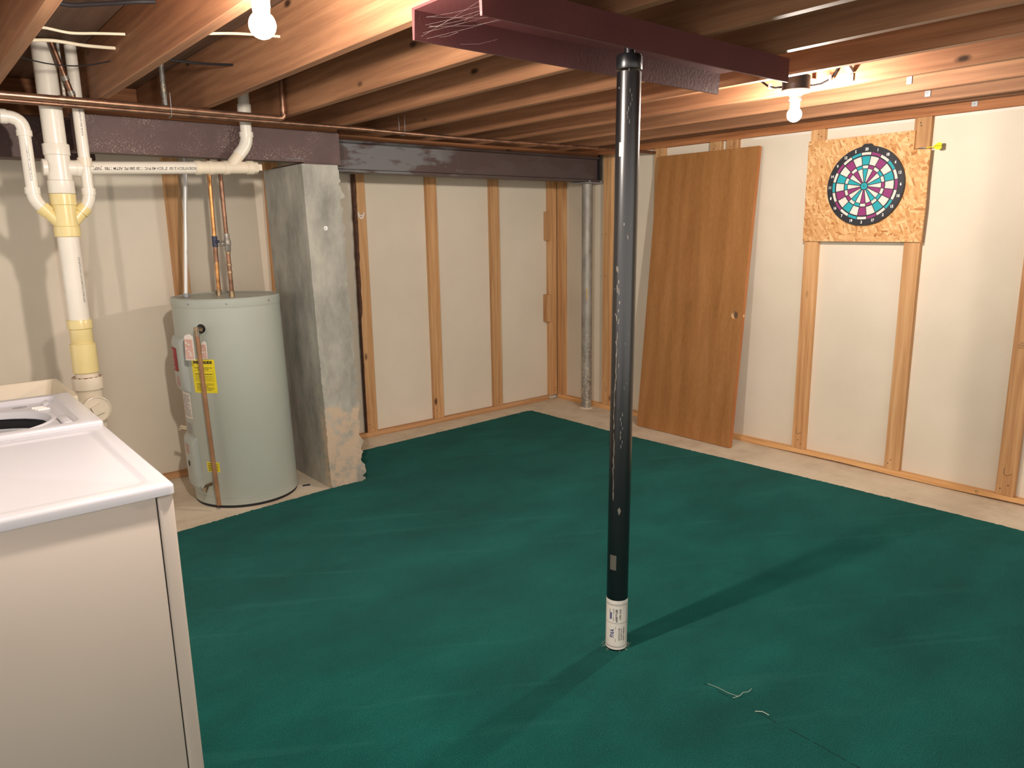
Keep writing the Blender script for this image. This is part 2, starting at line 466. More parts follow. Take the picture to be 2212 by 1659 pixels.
def text_on(mb_, body, size, fn, align='CENTER', sx=1.0, bold=0.0, cx=0.0, cy=0.0):
    """put text into mb_, each vertex mapped by fn(u, v) -> xyz"""
    t = text_bm(body, size, align, bold)
    if sx != 1.0 or True:
        mp = {}
        for v in t.verts: mp[v.index] = mb_.bm.verts.new(fn(v.co.x * sx + cx, v.co.y + cy))
        t.verts.index_update()
        for f in t.faces:
            try: mb_.bm.faces.new([mp[v.index] for v in f.verts])
            except ValueError: pass
    t.free()
    return mb_
def lines_block(mb_, fn, x0, x1, y0, y1, n, th, seed=1):
    """rows of small unreadable print: thin broken dashes"""
    rr = random.Random(seed)
    for k in range(n):
        y = y1 + (y0 - y1) * (k + 0.5) / n
        x = x0
        while x < x1 - 1e-6:
            L = min(rr.uniform(0.08, 0.3) * (x1 - x0), x1 - x)
            if rr.random() < 0.9:
                q = max(2, int(L / 0.01) + 1)
                top = [fn(x + L * i / q, y + th / 2) for i in range(q + 1)]; bot = [fn(x + L * i / q, y - th / 2) for i in range(q + 1)]
                for i in range(q): mb_.poly([bot[i], bot[i + 1], top[i + 1], top[i]], [(0, 1, 2, 3)])
            x += L + 0.03 * (x1 - x0)
    return mb_

# ------------------------------------------------------------------ room shell
HJ = 2.10           # underside of the joists
m = MB(); m.box(-7.5, 0.3, -8.0, 0.3, -0.12, 0.0)
tag(m.done('floor', 'floor'), None, kind='structure')
# drywall sheets stand just behind the studs; their own thickness
m = MB(); m.box(-7.5, 0.013, 0.0, 0.013, 0.0, 2.12)
tag(m.done('wall_back', 'drywall'), None, kind='structure')
m = MB(); m.box(0.0, 0.013, -8.0, 0.0, 0.0, 2.34)
tag(m.done('wall_right', 'drywall'), None, kind='structure')
m = MB(); m.box(-7.5, 0.3, -8.0, 0.3, 2.345, 2.37)
tag(m.done('ceiling', 'subfloor'), None, kind='structure')

# studs: flat 2x4s on both walls ----------------------------------------
T, SW = 0.038, 0.0889
def stud(wall, a, label, z0=T, z1=2.09, mat='stud', ww=SW, lean=0.0):
    m = MB()
    if wall == 'back': m.box(a - ww, a, -T, -0.0005, z0, z1, 0.002, 1); org = (a - ww / 2, -T / 2, z0)
    else: m.box(-T, -0.0005, a - ww, a, z0, z1, 0.002, 1); org = (-T / 2, a - ww / 2, z0)
    if lean:
        for v in m.bm.verts:
            if v.co.z > 1.5:
                if wall == 'back': v.co.x += lean
                else: v.co.y += lean
    return tag(m.done('wall_stud', mat, origin=org), label, 'stud')
stud('back', -3.725, 'rough pine stud on the back wall, partly behind the white drain stack')
stud('back', -3.15, 'pine stud on the back wall directly behind the water heater')
stud('back', -2.53, 'pine stud on the back wall seen between water heater and concrete pillar')
stud('back', -1.90, 'bark-edged pine stud with a metal ring hanger, just right of the concrete pillar', mat='stud')
stud('back', -1.29, 'pine stud on the back wall, second to the right of the concrete pillar')
stud('back', -0.68, 'pine stud on the back wall, third to the right of the concrete pillar')
cs = stud('back', -0.04, 'corner stud of the back wall with two short wood blocks on its left edge')
stud('right', -0.04, 'pine stud of the right wall standing tight in the corner')
stud('right', -0.588, 'pine stud with pencil marks beside the galvanised column, right wall')
stud('right', -1.112, 'pine stud at the left edge of the leaning door, right wall')
stud('right', -1.604, 'left one of the two studs whose tops show above the leaning door')
stud('right', -1.738, 'right one of the two studs whose tops show above the leaning door')
stud('right', -2.353, 'pine stud under the left side of the chipboard panel with the dartboard')
stud('right', -2.968, 'pine stud under the right side of the chipboard panel, beside the dart')
stud('right', -3.573, 'pine stud at the right border of the picture with stamped lettering')
# bark edge on the hanger stud, its own dark left side
m = MB()
zs = [0.04 + i * 0.05 for i in range(42)]
pts = []
rr = random.Random(3)
for i, z in enumerate(zs):
    wdt = 0.008 + 0.012 * (z / 2.1) + rr.uniform(-0.003, 0.004) if z > 0.9 else 0.002 + rr.uniform(0, 0.002)
    pts += [(-1.90 - SW - 0.0012, -0.002, z), (-1.90 - SW - 0.0012, -T - 0.001, z), (-1.90 - SW + wdt, -T - 0.0012, z)]
fs = []
for i in range(len(zs) - 1):
    a = i * 3; fs += [(a, a + 1, a + 4, a + 3), (a + 1, a + 2, a + 5, a + 4)]
m.poly(pts, fs)
st_obj = [o for o in C.objects if o.name.startswith('wall_stud') and 'metal ring hanger' in o['label']][0]
tag(m.done('bark_edge', plain('dark_bark', rgb(84, 56, 42), 0.9, 0, 0.35, 40, 0.5, 60), st_obj), 'dark bark along the left edge')

for st in [o for o in list(C.objects) if o.name.startswith('wall_stud')]:
    bb = [st.matrix_basis @ Vector(c) for c in st.bound_box]
    c0 = Vector((min(p[0] for p in bb), min(p[1] for p in bb), min(p[2] for p in bb))); c1 = Vector((max(p[0] for p in bb), max(p[1] for p in bb), max(p[2] for p in bb)))
    onback = (c1.x - c0.x) > (c1.y - c0.y); rn = random.Random(int(abs(c0.x * 1000 + c0.y * 777)))
    for zz in (0.075, 0.10, 2.045, 2.06):
        f = rn.uniform(0.2, 0.8); m = MB()
        if onback: m.lathe([(0.0035, 0), (0.0, 0.0008)], (c0.x + (c1.x - c0.x) * f, c0.y, zz), (0, -1, 0), 8)
        else: m.lathe([(0.0035, 0), (0.0, 0.0008)], (c0.x, c0.y + (c1.y - c0.y) * f, zz), (-1, 0, 0), 8)
        m.done('nail_head', 'ink_black', st)

# bottom plates and top plate
m = MB(); m.box(-5.0, -0.135, -T, -0.0005, 0.0, T, 0.002, 1)
tag(m.done('bottom_plate', 'plate_x', origin=(-2.5, -T / 2, 0)), 'pine plate along the floor under the back wall studs', 'plate')
m = MB()
ys = [-0.04, -0.3, -0.9, -1.6, -2.1, -2.4, -2.7, -3.0, -3.3, -3.7, -4.4, -7.5]
und = [0, 0, 0, 0, 0.001, 0.009, 0.013, 0.006, 0.004, 0.013, 0.015, 0.015]
P = []
for y, g in zip(ys, und): P += [(-T, y, g), (-0.0005, y, g * 0.3), (-0.0005, y, T), (-T, y, T)]
fs = [(0, 1, 2, 3), tuple(reversed(range(len(P) - 4, len(P))))]
for i in range(len(ys) - 1):
    a = i * 4
    for k in range(4): fs.append((a + k, a + (k + 1) % 4, a + 4 + (k + 1) % 4, a + 4 + k))
m.poly(P, fs)
bp = tag(m.done('bottom_plate', 'plate_y', origin=(-T / 2, -3.0, 0)), 'bowed pine plate along the floor under the right wall studs', 'plate')
m = MB(); m.box(-T, 0.0, -7.5, -0.0, 2.0905, 2.14, 0.002, 1)
tp = tag(m.done('top_plate', 'topplate', origin=(-T / 2, -3.0, 2.09)), 'pine plate above the right wall studs under the last joist', 'plate')
m = MB(); m.box(-5.0, -T, -T, 0.0, 2.0905, 2.109, 0.002, 1)
tag(m.done('top_plate', 'beamplate', origin=(-2.5, -T / 2, 2.09)), 'pine plate above the back wall studs behind the steel beams', 'plate')
# white paper edge of the drywall on top of the right wall
m = MB()
for a, b in ((-1.92, -2.35), (-2.445, -2.965), (-3.06, -3.57), (-3.665, -5.0)):
    m.box(-0.0022, -0.0002, b, a, 2.076, 2.090)
m.box(-0.0022, -0.0002, -1.60, -1.21, 2.02, 2.036)
tag(m.done('trim_1', 'paper_edge'), None, kind='structure')

# ceiling joists ---------------------------------------------------------
JX = [-0.452, -0.835, -1.250, -1.660, -2.060, -2.472, -2.868, -3.290, -3.730, -4.133, -4.54, -4.95, -5.36]
names = ['nearest to the right wall', 'second from the right wall', 'third from the right wall, with the round lamp box beside it',
         'fourth from the right wall', 'fifth from the right wall, at the far end of the red channel', 'sixth from the right wall',
         'seventh from the right wall, above the middle of the red channel', 'eighth from the right wall, meeting the near end of the red channel',
         'brightly lit behind the left bulb', 'at the upper left corner of the picture, left of the white pipes',
         'first beyond the left border', 'second beyond the left border', 'third beyond the left border']
JW = 0.040
for i, (x, nm) in enumerate(zip(JX, names)):
    if i > 10: break
    m = MB(); m.box(x - JW, x, -7.5, -0.002, HJ, 2.344, 0.003, 1)
    tag(m.done('ceiling_joist', 'joist', origin=(x - JW / 2, -3.5, HJ)), 'wooden ceiling joist ' + nm, 'joist')
m = MB(); m.box(-0.075, -0.035, -7.5, -0.002, 2.141, 2.344, 0.003, 1)
tag(m.done('ceiling_joist', 'joist', origin=(-0.05, -3.5, 2.141)), 'wooden rim joist lying on the top plate of the right wall', 'joist')

m = MB(); m.box(-7.5, 0.013, 0.0, 0.04, 2.121, 2.344, 0.003, 1)
tag(m.done('ceiling_joist', 'beamplate', origin=(-3, 0.0, 2.121)), 'dark rim joist closing the joist bays above the back wall', 'joist')
# cross-bridging straps (zinc tabs on the joist sides)
def strap(x, y, z, label, w=0.024, h=0.030, bar=None):
    m = MB(); m.box(x - 0.0035, x - 0.0005, y - w / 2, y + w / 2, z - h / 2, z + h / 2, 0.0008, 1)
    m.lathe([(0.004, 0), (0.003, 0.0015), (0, 0.002)], (x - 0.0035, y, z), (-1, 0, 0), 10)
    if bar:
        a, b = bar
        m.prism([(-w / 2, 0), (w / 2, 0), (w / 2, 0.002), (-w / 2, 0.002)], 0, 1, lambda u, v, t: (a[0] + (b[0] - a[0]) * t, y + u, a[1] + (b[1] - a[1]) * t + v))
        m.prism([(-w / 2, 0), (-w / 2 + 0.002, 0), (-w / 2 + 0.002, 0.018), (-w / 2, 0.018)], 0, 1, lambda u, v, t: (a[0] + (b[0] - a[0]) * t, y + u, a[1] + (b[1] - a[1]) * t + v))
    return tag(m.done('bridging_strap', 'zinc', origin=(x, y, z)), label, 'metal strap', 'zinc bridging straps')
strap(-1.2915, -3.214, 2.125, 'angled zinc bridging strap on the joist right of the lit lamp', bar=((-1.295, 2.142), (-1.655, 2.335)))
strap(-0.8765, -3.28, 2.150, 'small zinc tab on the second joist from the right wall', h=0.034)
strap(-0.4935, -3.209, 2.140, 'small zinc tab on the joist nearest the right wall', w=0.028)
strap(-0.038, -3.265, 2.125, 'small zinc tab nailed to the top plate over the dart', w=0.03, h=0.026)

# steel beams ------------------------------------------------------------
def channel_profile(mb_, x0, x1, y, z0, z1, depth, t=0.01, dirn=1):
    pts = [(0, z0), (depth, z0), (depth, z0 + t), (t, z0 + t), (t, z1 - t), (depth, z1 - t), (depth, z1), (0, z1)]
    mb_.prism(pts, x0, x1, lambda u, v, w_: (w_, y + dirn * u, v))
m = MB(); channel_profile(m, -3.845, -2.52, -0.895, 1.895, 2.062, 0.09)
b1 = tag(m.done('steel_beam', 'beam_primer', origin=(-3.1, -0.85, 1.895)), 'brown primed steel beam on the concrete pillar behind the white drain pipe', 'beam')
m = MB(); m.box(-2.74, -2.475, -0.89, -0.45, 1.887, 1.895, 0.001, 1)
m.done('bearing_plate', 'beam_primer', b1)
# small bent wire lying against the beam
m = MB(); m.tube([(-2.845, -0.9, 1.908), (-2.80, -0.9, 1.908), (-2.79, -0.9, 1.911), (-2.745, -0.9, 1.911)], 0.0018, 6)
tag(m.done('wire_clip', 'zinc', origin=(-2.8, -0.9, 1.908)), 'small bent wire stuck at the lower edge of the brown beam', 'wire')
m = MB()
pts = [(-0.075, 1.880), (0.075, 1.880), (0.075, 1.893), (0.006, 1.900), (0.006, 2.050), (0.075, 2.058), (0.075, 2.070), (-0.075, 2.070), (-0.075, 2.058), (-0.006, 2.050), (-0.006, 1.900), (-0.075, 1.893)]
# web close to the room side, as the beam shows
pts = [(u if abs(u) > 0.01 else u - 0.045, v) for u, v in pts]
m.prism(pts, -2.62, -0.075, lambda u, v, w_: (w_, -0.505 + u, v))
b2 = tag(m.done('steel_beam', 'beam_grey', origin=(-1.3, -0.505, 1.88)), 'long grey-brown steel beam between concrete pillar and room corner', 'beam')
m = MB(); m.box(-0.075, -0.062, -0.585, -0.425, 1.878, 2.085, 0.001, 1)
tag(m.done('end_plate', 'gap_black', b2), 'dark end plate')
# wood packing between beams and joists
m = MB(); m.box(-3.84, -2.525, -0.890, -0.80, 2.0625, 2.0995, 0.002, 1)
tag(m.done('beam_plate', 'beamplate', origin=(-3.1, -0.85, 2.0625)), 'wood plate lying on top of the brown primed beam', 'plate')
m = MB(); m.box(-2.50, -0.08, -0.572, -0.43, 2.0705, 2.0995, 0.002, 1)
tag(m.done('beam_plate', 'beamplate', origin=(-1.3, -0.5, 2.0705)), 'wood plate lying on top of the long grey beam', 'plate')
m = MB(); m.box(-7.4, -3.70, -0.58, -0.42, 1.885, 2.08, 0.003, 1)
tag(m.done('steel_beam', 'beam_primer', origin=(-5, -0.5, 1.93)), 'dark steel beam behind the white drain stack at the left border', 'beam')

# red channel on the pole
ang = math.radians(0.9)
m = MB()
CX0, CX1, CY = -3.391, -1.980, -3.189
pts = [(-0.151, 2.018), (-0.151, HJ - 0.001), (0.151, HJ - 0.001), (0.151, 2.018), (0.143, 2.018), (0.137, 2.092), (-0.137, 2.092), (-0.143, 2.018)]
m.prism(pts, -(CX1 - CX0) / 2, (CX1 - CX0) / 2, lambda u, v, w_: ((CX0 + CX1) / 2 + w_ * math.cos(ang) - u * math.sin(ang), CY + u * math.cos(ang) + w_ * math.sin(ang), v))
chan = tag(m.done('steel_channel', 'channel', origin=(-2.66, CY, 2.02)), 'dark red steel channel lying open side down on the black pole', 'channel')
# cobwebs in it
m = MB()
rr = random.Random(5)
A0 = Vector((-3.38, -3.20, 2.09))
for k in range(12):
    a = Vector((-3.375 + rr.uniform(0, 0.03), -3.062, rr.uniform(2.025, 2.085))); b = Vector((-3.36 + rr.uniform(-0.0, 0.16), -3.322, rr.uniform(2.03, 2.088)))
    if k % 3 == 0: a = Vector((-3.37 + rr.uniform(0, .15), -3.062, rr.uniform(2.025, 2.08))); b = a + Vector((rr.uniform(-.0, .1), -0.07, rr.uniform(-0.0, .03))); b.z = min(b.z, 2.088)
    m.tube([a, (a + b) / 2 - Vector((0, 0, rr.uniform(0.0, 0.010))), b], 0.00012, 4, False)
for k in range(6):
    a = Vector((-2.10 + rr.uniform(-0.1, 0.03), -3.318, rr.uniform(2.03, 2.08))); b = Vector((-2.03 + rr.uniform(-0.1, 0.02), -3.04, rr.uniform(2.03, 2.085)))
    m.tube([a, (a + b) / 2 + Vector((0, 0, rr.uniform(-.01, .0))), b], 0.00012, 4, False)
tag(m.done('cobweb', 'web', chan, origin=None), 'fine pale cobweb threads', kind='stuff')

# black pole -------------------------------------------------------------
PX, PY = -2.7106, -3.197
TX, TY = 0.018, -0.006       # slight lean at the top
t = thing('support_pole', (PX, PY, 0.006), 'black steel support pole standing on the teal carpet under the red channel', 'pole')
def lean(zz): return Vector((PX + TX * zz / 2.05, PY + TY * zz / 2.05, zz))
PR = 0.0385
ax = (lean(2.05) - lean(0)).normalized()
m = MB(); m.lathe([(PR, 0.0), (PR, 1.985)], lean(0.006), ax, 48); m.done('shaft', 'pole', t, smooth=True)
m = MB(); m.lathe([(PR + 0.0010, 1.998), (PR + 0.0022, 2.000), (PR + 0.0022, 2.036), (PR - 0.001, 2.042), (0.02, 2.042)], lean(0.0), ax, 48); m.done('top_cap', 'black_cap', t, smooth=True)
m = MB(); m.lathe([(0.0165, 2.042), (0.0165, 2.084)], lean(0.0), ax, 24); m.done('screw_jack', 'black_cap', t, smooth=True)
m = MB(); m.box(PX + TX - 0.05, PX + TX + 0.05, PY - 0.05, PY + 0.05, 2.084, 2.091, 0.001, 1); m.done('head_plate', 'black_cap', t)
# welded seam down the pole, toward the camera-left side
def pole_fn(ang0, off=0.0006):
    """returns fn(u, v): v along the pole, u around it, centred on ang0"""
    def fn(u, v):
        a = ang0 + u / PR
        c = lean(v)
        return c + Vector((math.cos(a), math.sin(a), 0)) * (PR + off)
    return fn
viewA = math.atan2(CP.y - PY, CP.x - PX)
def patch(mb_, fn, u0, u1, v0, v1, nu=12, nv=2):
    P = []; fs = []
    for j in range(nv + 1):
        for i in range(nu + 1): P.append(fn(u0 + (u1 - u0) * i / nu, v0 + (v1 - v0) * j / nv))
    for j in range(nv):
        for i in range(nu): a = j * (nu + 1) + i; fs.append((a, a + 1, a + nu + 2, a + nu + 1))
    return mb_.poly(P, fs)
fn = pole_fn(viewA)
m = MB(); patch(m, fn, -PR * 1.75, PR * 1.35, 0.013, 0.205, 20)
lb = tag(m.done('label_sheet', 'label_white', t, smooth=True), 'white paper label wrapped round the foot of the pole')
fn2 = pole_fn(viewA, 0.001)
m = MB()
def frame(mb_, fn_, u0, u1, v0, v1, th):
    patch(mb_, fn_, u0, u1, v0, v0 + th); patch(mb_, fn_, u0, u1, v1 - th, v1)
    patch(mb_, fn_, u0, u0 + th, v0, v1, 1, 4); patch(mb_, fn_, u1 - th, u1, v0, v1, 1, 4)
frame(m, fn2, -0.052, 0.044, 0.022, 0.190, 0.0012)
frame(m, fn2, -0.049, 0.041, 0.026, 0.186, 0.0007)
patch(m, fn2, -0.049, 0.041, 0.1165, 0.1175)
rot = lambda u0, v0, k=fn2: (lambda x, y: k(u0 - y, v0 + x))      # text that reads upward
text_on(m, '24,700  29,700', 0.0085, rot(0.013, 0.152), sx=0.8, bold=0.0002)
text_on(m, 'ADJUSTABLE COLUMN', 0.0065, rot(0.010, 0.074), sx=0.75, bold=0.0001)
text_on(m, 'NO. SIZE 7\'2" TO 7\'6"', 0.0065, rot(0.0185, 0.074), sx=0.75, bold=0.0002)
lines_block(m, lambda x, y: fn2(0.028 - y, 0.074 + x), -0.026, 0.026, -0.003, 0.003, 2, 0.0014, 4)
lines_block(m, lambda x, y: fn2(-0.0035 - y, 0.074 + x), -0.03, 0.03, -0.001, 0.001, 1, 0.001, 5)
m.done('label_print', 'ink_black', lb)
m = MB()
text_on(m, 'FHA', 0.018, rot(-0.0155, 0.076), bold=0.0008); m.done('label_title', 'ink_blue', lb)
m = MB()
patch(m, fn2, -0.0235, -0.0185, 0.132, 0.158)
m.done('label_logo', 'ink_blue', lb)
m = MB()
lines_block(m, lambda x, y: fn2(-0.026 - y, 0.150 + x), -0.02, 0.02, -0.002, 0.002, 2, 0.001, 6)
lines_block(m, lambda x, y: fn2(-0.0115 - y, 0.150 + x), -0.024, 0.024, -0.003, 0.003, 2, 0.0012, 7)
lines_block(m, lambda x, y: fn2(-0.0005 - y, 0.150 + x), -0.028, 0.022, -0.004, 0.004, 5, 0.0012, 8)
m.done('label_fine_print', 'ink_grey', lb)
m = MB(); patch(m, pole_fn(viewA, 0.0007), -0.030, -0.006, 0.322, 0.378, 8)
tag(m.done('tape_residue', plain('grey_residue', rgb(92, 88, 80), 0.6), t, smooth=True), 'grey tape residue')
m = MB(); fs_ = pole_fn(viewA - 0.75, 0.0007); patch(m, fs_, 0.001, 0.013, 1.735, 1.778, 8)
tag(m.done('sticker_remains', 'label_grey', t, smooth=True), 'torn pale sticker')
# paint chips: irregular long scrapes on the left half, scattered nicks
m = MB(); rr = random.Random(11)
def blob(mb_, fn_, u, v, ru, rv, n=9):
    pts = [fn_(u, v)] + [fn_(u + math.cos(2 * PI * i / n) * ru * rr.uniform(0.4, 1.1), v + math.sin(2 * PI * i / n) * rv * rr.uniform(0.5, 1.1)) for i in range(n)]
    mb_.poly(pts, [(0, 1 + i, 1 + (i + 1) % n) for i in range(n)])
fc = pole_fn(viewA, 0.0005)
for v0, v1, u in ((0.85, 1.0, -0.026), (0.60, 0.84, -0.024), (1.02, 1.17, -0.022)):
    v = v0
    while v < v1:
        h = rr.uniform(0.012, 0.035); blob(m, fc, u + rr.uniform(-0.002, 0.002), v, rr.uniform(0.0012, 0.003), h * 0.7); v += h * 0.9
for k in range(16):
    blob(m, fc, rr.uniform(-0.036, 0.02), rr.uniform(0.9, 2.0), rr.uniform(0.0008, 0.0028), rr.uniform(0.002, 0.009))
for k in range(9): blob(m, fc, -0.022 + rr.uniform(-0.012, 0.008), rr.uniform(1.16, 1.40), rr.uniform(0.0015, 0.004), rr.uniform(0.005, 0.02))
for k in range(8): blob(m, fc, 0.001 + 0.004 * math.sin(k * 1.9), 0.78 + k * 0.016, 0.0018, 0.010)
for k in range(8): blob(m, fc, 0.004 + 0.007 * math.sin(k * 0.9), 1.93 - k * 0.013, 0.0010, 0.009)
blob(m, fc, 0.0, 0.545, 0.006, 0.018)
tag(m.done('paint_chips', plain('bare_metal_chip', rgb(120, 116, 108), 0.5, 0.2), t), 'chipped grey patches', kind='stuff')

# concrete pillar --------------------------------------------------------
def pillar():
    m = MB(); bm = m.bm
    x0, x1, y0, y1, H = -2.71, -2.497, -0.894, -0.35, 1.886
    nz = 110
    # ring outline points with fine steps next to the two front corners
    def ring():
        pts = []
        for i in range(8): pts.append((x0, y1 + (y0 - y1) * i / 8, 0))
        n = 14
        for i in range(n): pts.append((x0 + (x1 - x0) * i / n, y0, 0))
        for i in range(8): pts.append((x1, y0 + (y1 - y0) * i / 8, 0))
        for i in range(4): pts.append((x1 + (x0 - x1) * i / 4, y1, 0))
        return pts
    base = ring(); n = len(base); rr = random.Random(21)
    rings = []
    prev = 0
    for k in range(nz + 1):
        z = H * k / nz
        jag = 0.55 * prev + rr.uniform(-0.010, 0.010) + (0.014 if rr.random() < 0.08 else 0); prev = jag
        row = []
        for i, (x, y, _) in enumerate(base):
            dx = dy = 0
            if i == 22: dx += abs(jag) * 1.7 - 0.001; dy += rr.uniform(-0.002, 0.006)      # ragged right front edge
            elif i in (21, 23): dx += rr.uniform(-0.001, 0.003) if i == 23 else 0; dy -= rr.uniform(0, 0.003)
            elif i == 8: dx += rr.uniform(-0.0005, 0.004) * (1.4 if z < 0.9 else 0.5); dy += rr.uniform(0.0, 0.003)
            else: dy += rr.uniform(-0.0008, 0.0008); dx += rr.uniform(-0.0006, 0.0006)
            if z < 0.02 : dx *= 1.5
            row.append(bm.verts.new((x + dx - 0.043 * z / H, y + dy, z)))
        rings.append(row)
    for A, B in zip(rings, rings[1:]):
        for i in range(n): j = (i + 1) % n; bm.faces.new([A[i], A[j], B[j], B[i]])
    bm.faces.new(rings[0][::-1]); bm.faces.new(rings[-1])
    o = m.done('concrete_pillar', 'pillar', smooth=True, angle=35)
    return tag(o, 'rough grey concrete pillar with a ragged edge beside the water heater', 'pillar')
pil = pillar()
m = MB(); m.lathe([(0.012, 0), (0.012, 0.002), (0.006, 0.002), (0.006, 0.007), (0.004, 0.009), (0, 0.009)], (-2.637, -0.896, 1.5386), (0, -1, 0), 24)
m.done('bolt_washer', 'zinc_light', pil, smooth=True)

# galvanised column ------------------------------------------------------
t = thing('galvanised_column', (-0.125, -0.494, 0), 'grey galvanised pipe column carrying the long steel beam near the corner', 'column')
m = MB(); m.lathe([(0.044, 0), (0.044, 1.868)], (-0.125, -0.494, 0), n=36); m.done('shaft', 'galv', t, smooth=True)
m = MB(); m.box(-0.235, -0.035, -0.585, -0.405, 1.868, 1.876, 0.001, 1); m.done('head_plate', 'zinc', t)
for bx in (-0.20, -0.07):
    m = MB(); m.lathe([(0.010, 0), (0.010, 0.006), (0.006, 0.006), (0.006, 0.014), (0, 0.014)], (bx, -0.588, 1.88), (0, -1, 0), 12); m.done('bolt', 'zinc', t)
m = MB(); rr = random.Random(2)
P = [(-0.125, -0.494, 0.004)]; n = 22
for i in range(n):
    r = 0.056 + rr.uniform(-0.006, 0.012); P.append((-0.125 + r * math.cos(2 * PI * i / n), -0.494 + r * math.sin(2 * PI * i / n), 0.0005))
for i in range(n): P.append((-0.125 + 0.045 * math.cos(2 * PI * i / n), -0.494 + 0.045 * math.sin(2 * PI * i / n), 0.012))
fs = [(1 + i, 1 + (i + 1) % n, 1 + n + (i + 1) % n, 1 + n + i) for i in range(n)]
m.poly(P, fs); m.done('mortar_collar', 'floor', t, smooth=True)
m = MB(); m.tube([(-0.160, -0.525, 1.03), (-0.163, -0.528, 0.99), (-0.159, -0.527, 0.955), (-0.162, -0.527, 0.93)], 0.004, 6)
tag(m.done('foam_drip', plain('yellow_foam', rgb(214, 176, 96), 0.7), t), 'small yellow foam drip')

# details of the back wall
t = thing('ring_hanger', (-1.943, -0.038, 1.63), 'small zinc ring hanger screwed to the bark-edged stud', 'hanger')
m = MB(); out = []
for i in range(25): a = PI + PI * i / 24; out.append((0.020 * math.cos(a), 0.022 * math.sin(a)))
inn = [(u * 0.55, v * 0.55 + 0.0) for u, v in out]
pl = [(-0.024, 0.012), (0.024, 0.012)]
n = len(out)
P = [(-1.943 + u, -0.043, 1.628 + v) for u, v in out] + [(-1.943 + u, -0.043, 1.628 + v) for u, v in inn]
P += [(x, -0.040, z) for x, _, z in P]
fs = []
for i in range(n - 1): fs += [(i, i + 1, n + i + 1, n + i), (2 * n + i, 3 * n + i, 3 * n + i + 1, 2 * n + i + 1), (i, 2 * n + i, 2 * n + i + 1, i + 1), (n + i, n + i + 1, 3 * n + i + 1, 3 * n + i)]
m.poly(P, fs); m.box(-1.965, -1.921, -0.043, -0.040, 1.628, 1.634); m.done('ring', 'zinc_light', t)
for sx in (-0.021, 0.021):
    m = MB(); m.box(-1.943 + sx - 0.005, -1.943 + sx + 0.005, -0.045, -0.038, 1.634, 1.652, 0.001, 1); m.done('lug', 'zinc_light', t)
m = MB(); m.box(-0.160, -0.130, -0.062, -0.0, 1.417, 1.662, 0.002, 1)
tag(m.done('wood_block', 'stud', origin=(-0.145, -0.03, 1.417)), 'upper short wood block nailed beside the corner stud', 'block')
m = MB(); m.box(-0.172, -0.130, -0.066, -0.0, 0.712, 0.950, 0.002, 1)
tag(m.done('wood_block', 'stud', origin=(-0.15, -0.03, 0.712)), 'lower short wood block nailed beside the corner stud', 'block')
# stamped lettering and pencil curls on studs (ink, flat)
m = MB()
fnR = lambda u, v: (-T - 0.0006, u, v)
def curl(mb_, y, z, s, th=0.0009):
    P = [(-0.4, 1.0), (-0.55, 0.3), (-0.45, -0.4), (0.0, -0.7), (0.5, -0.45), (1.0, -0.1)]
    mb_.tube([(-T - 0.0008, y - a * s, z + b * s) for a, b in P], th, 5)
curl(m, -2.393, 0.155, 0.022); curl(m, -3.617, 0.17, 0.026)
m.tube([(-T - 0.0008, -0.622, 0.235), (-T - 0.0008, -0.630, 0.16), (-T - 0.0008, -0.640, 0.155), (-T - 0.0008, -0.652, 0.20)], 0.0008, 5)
for z in (1.46, 1.12): m.tube([(-T - 0.0008, -0.610, z + 0.02), (-T - 0.0008, -0.625, z), (-T - 0.0008, -0.640, z + 0.01)], 0.0009, 5); m.tube([(-0.0008, -0.53, z), (-0.0008, -0.565, z)], 0.0007, 4)
tag(m.done('pencil_mark', 'ink_black', origin=(-T, -2.39, 0.155)), 'dark pencil curls drawn near the feet of the right wall studs', 'marking', kind='stuff')
m = MB()
fy = lambda x, y: (-T - 0.0006, -3.617 - x, 0.872 + y)
text_on(m, 'S-P-F', 0.012, lambda x, y: fy(x, y + 0.012), sx=0.9)
text_on(m, 'STAND 2', 0.010, lambda x, y: fy(x, y), sx=0.9)
text_on(m, 'KD-HT', 0.012, lambda x, y: fy(x, y - 0.013), sx=0.9)
last = [o for o in C.objects if o.name.startswith('wall_stud') and 'stamped lettering' in o['label']][0]
m.done('stamp', 'ink_black', last)
m = MB(); text_on(m, 'SPF 2', 0.011, lambda x, y: (-T - 0.0007, -3.485 - x, 0.027 + y), sx=0.8); text_on(m, '6-3', 0.011, lambda x, y: (-T - 0.0007, -3.485 - x, 0.016 + y), sx=0.8)
m.done('stamp', 'ink_black', bp)

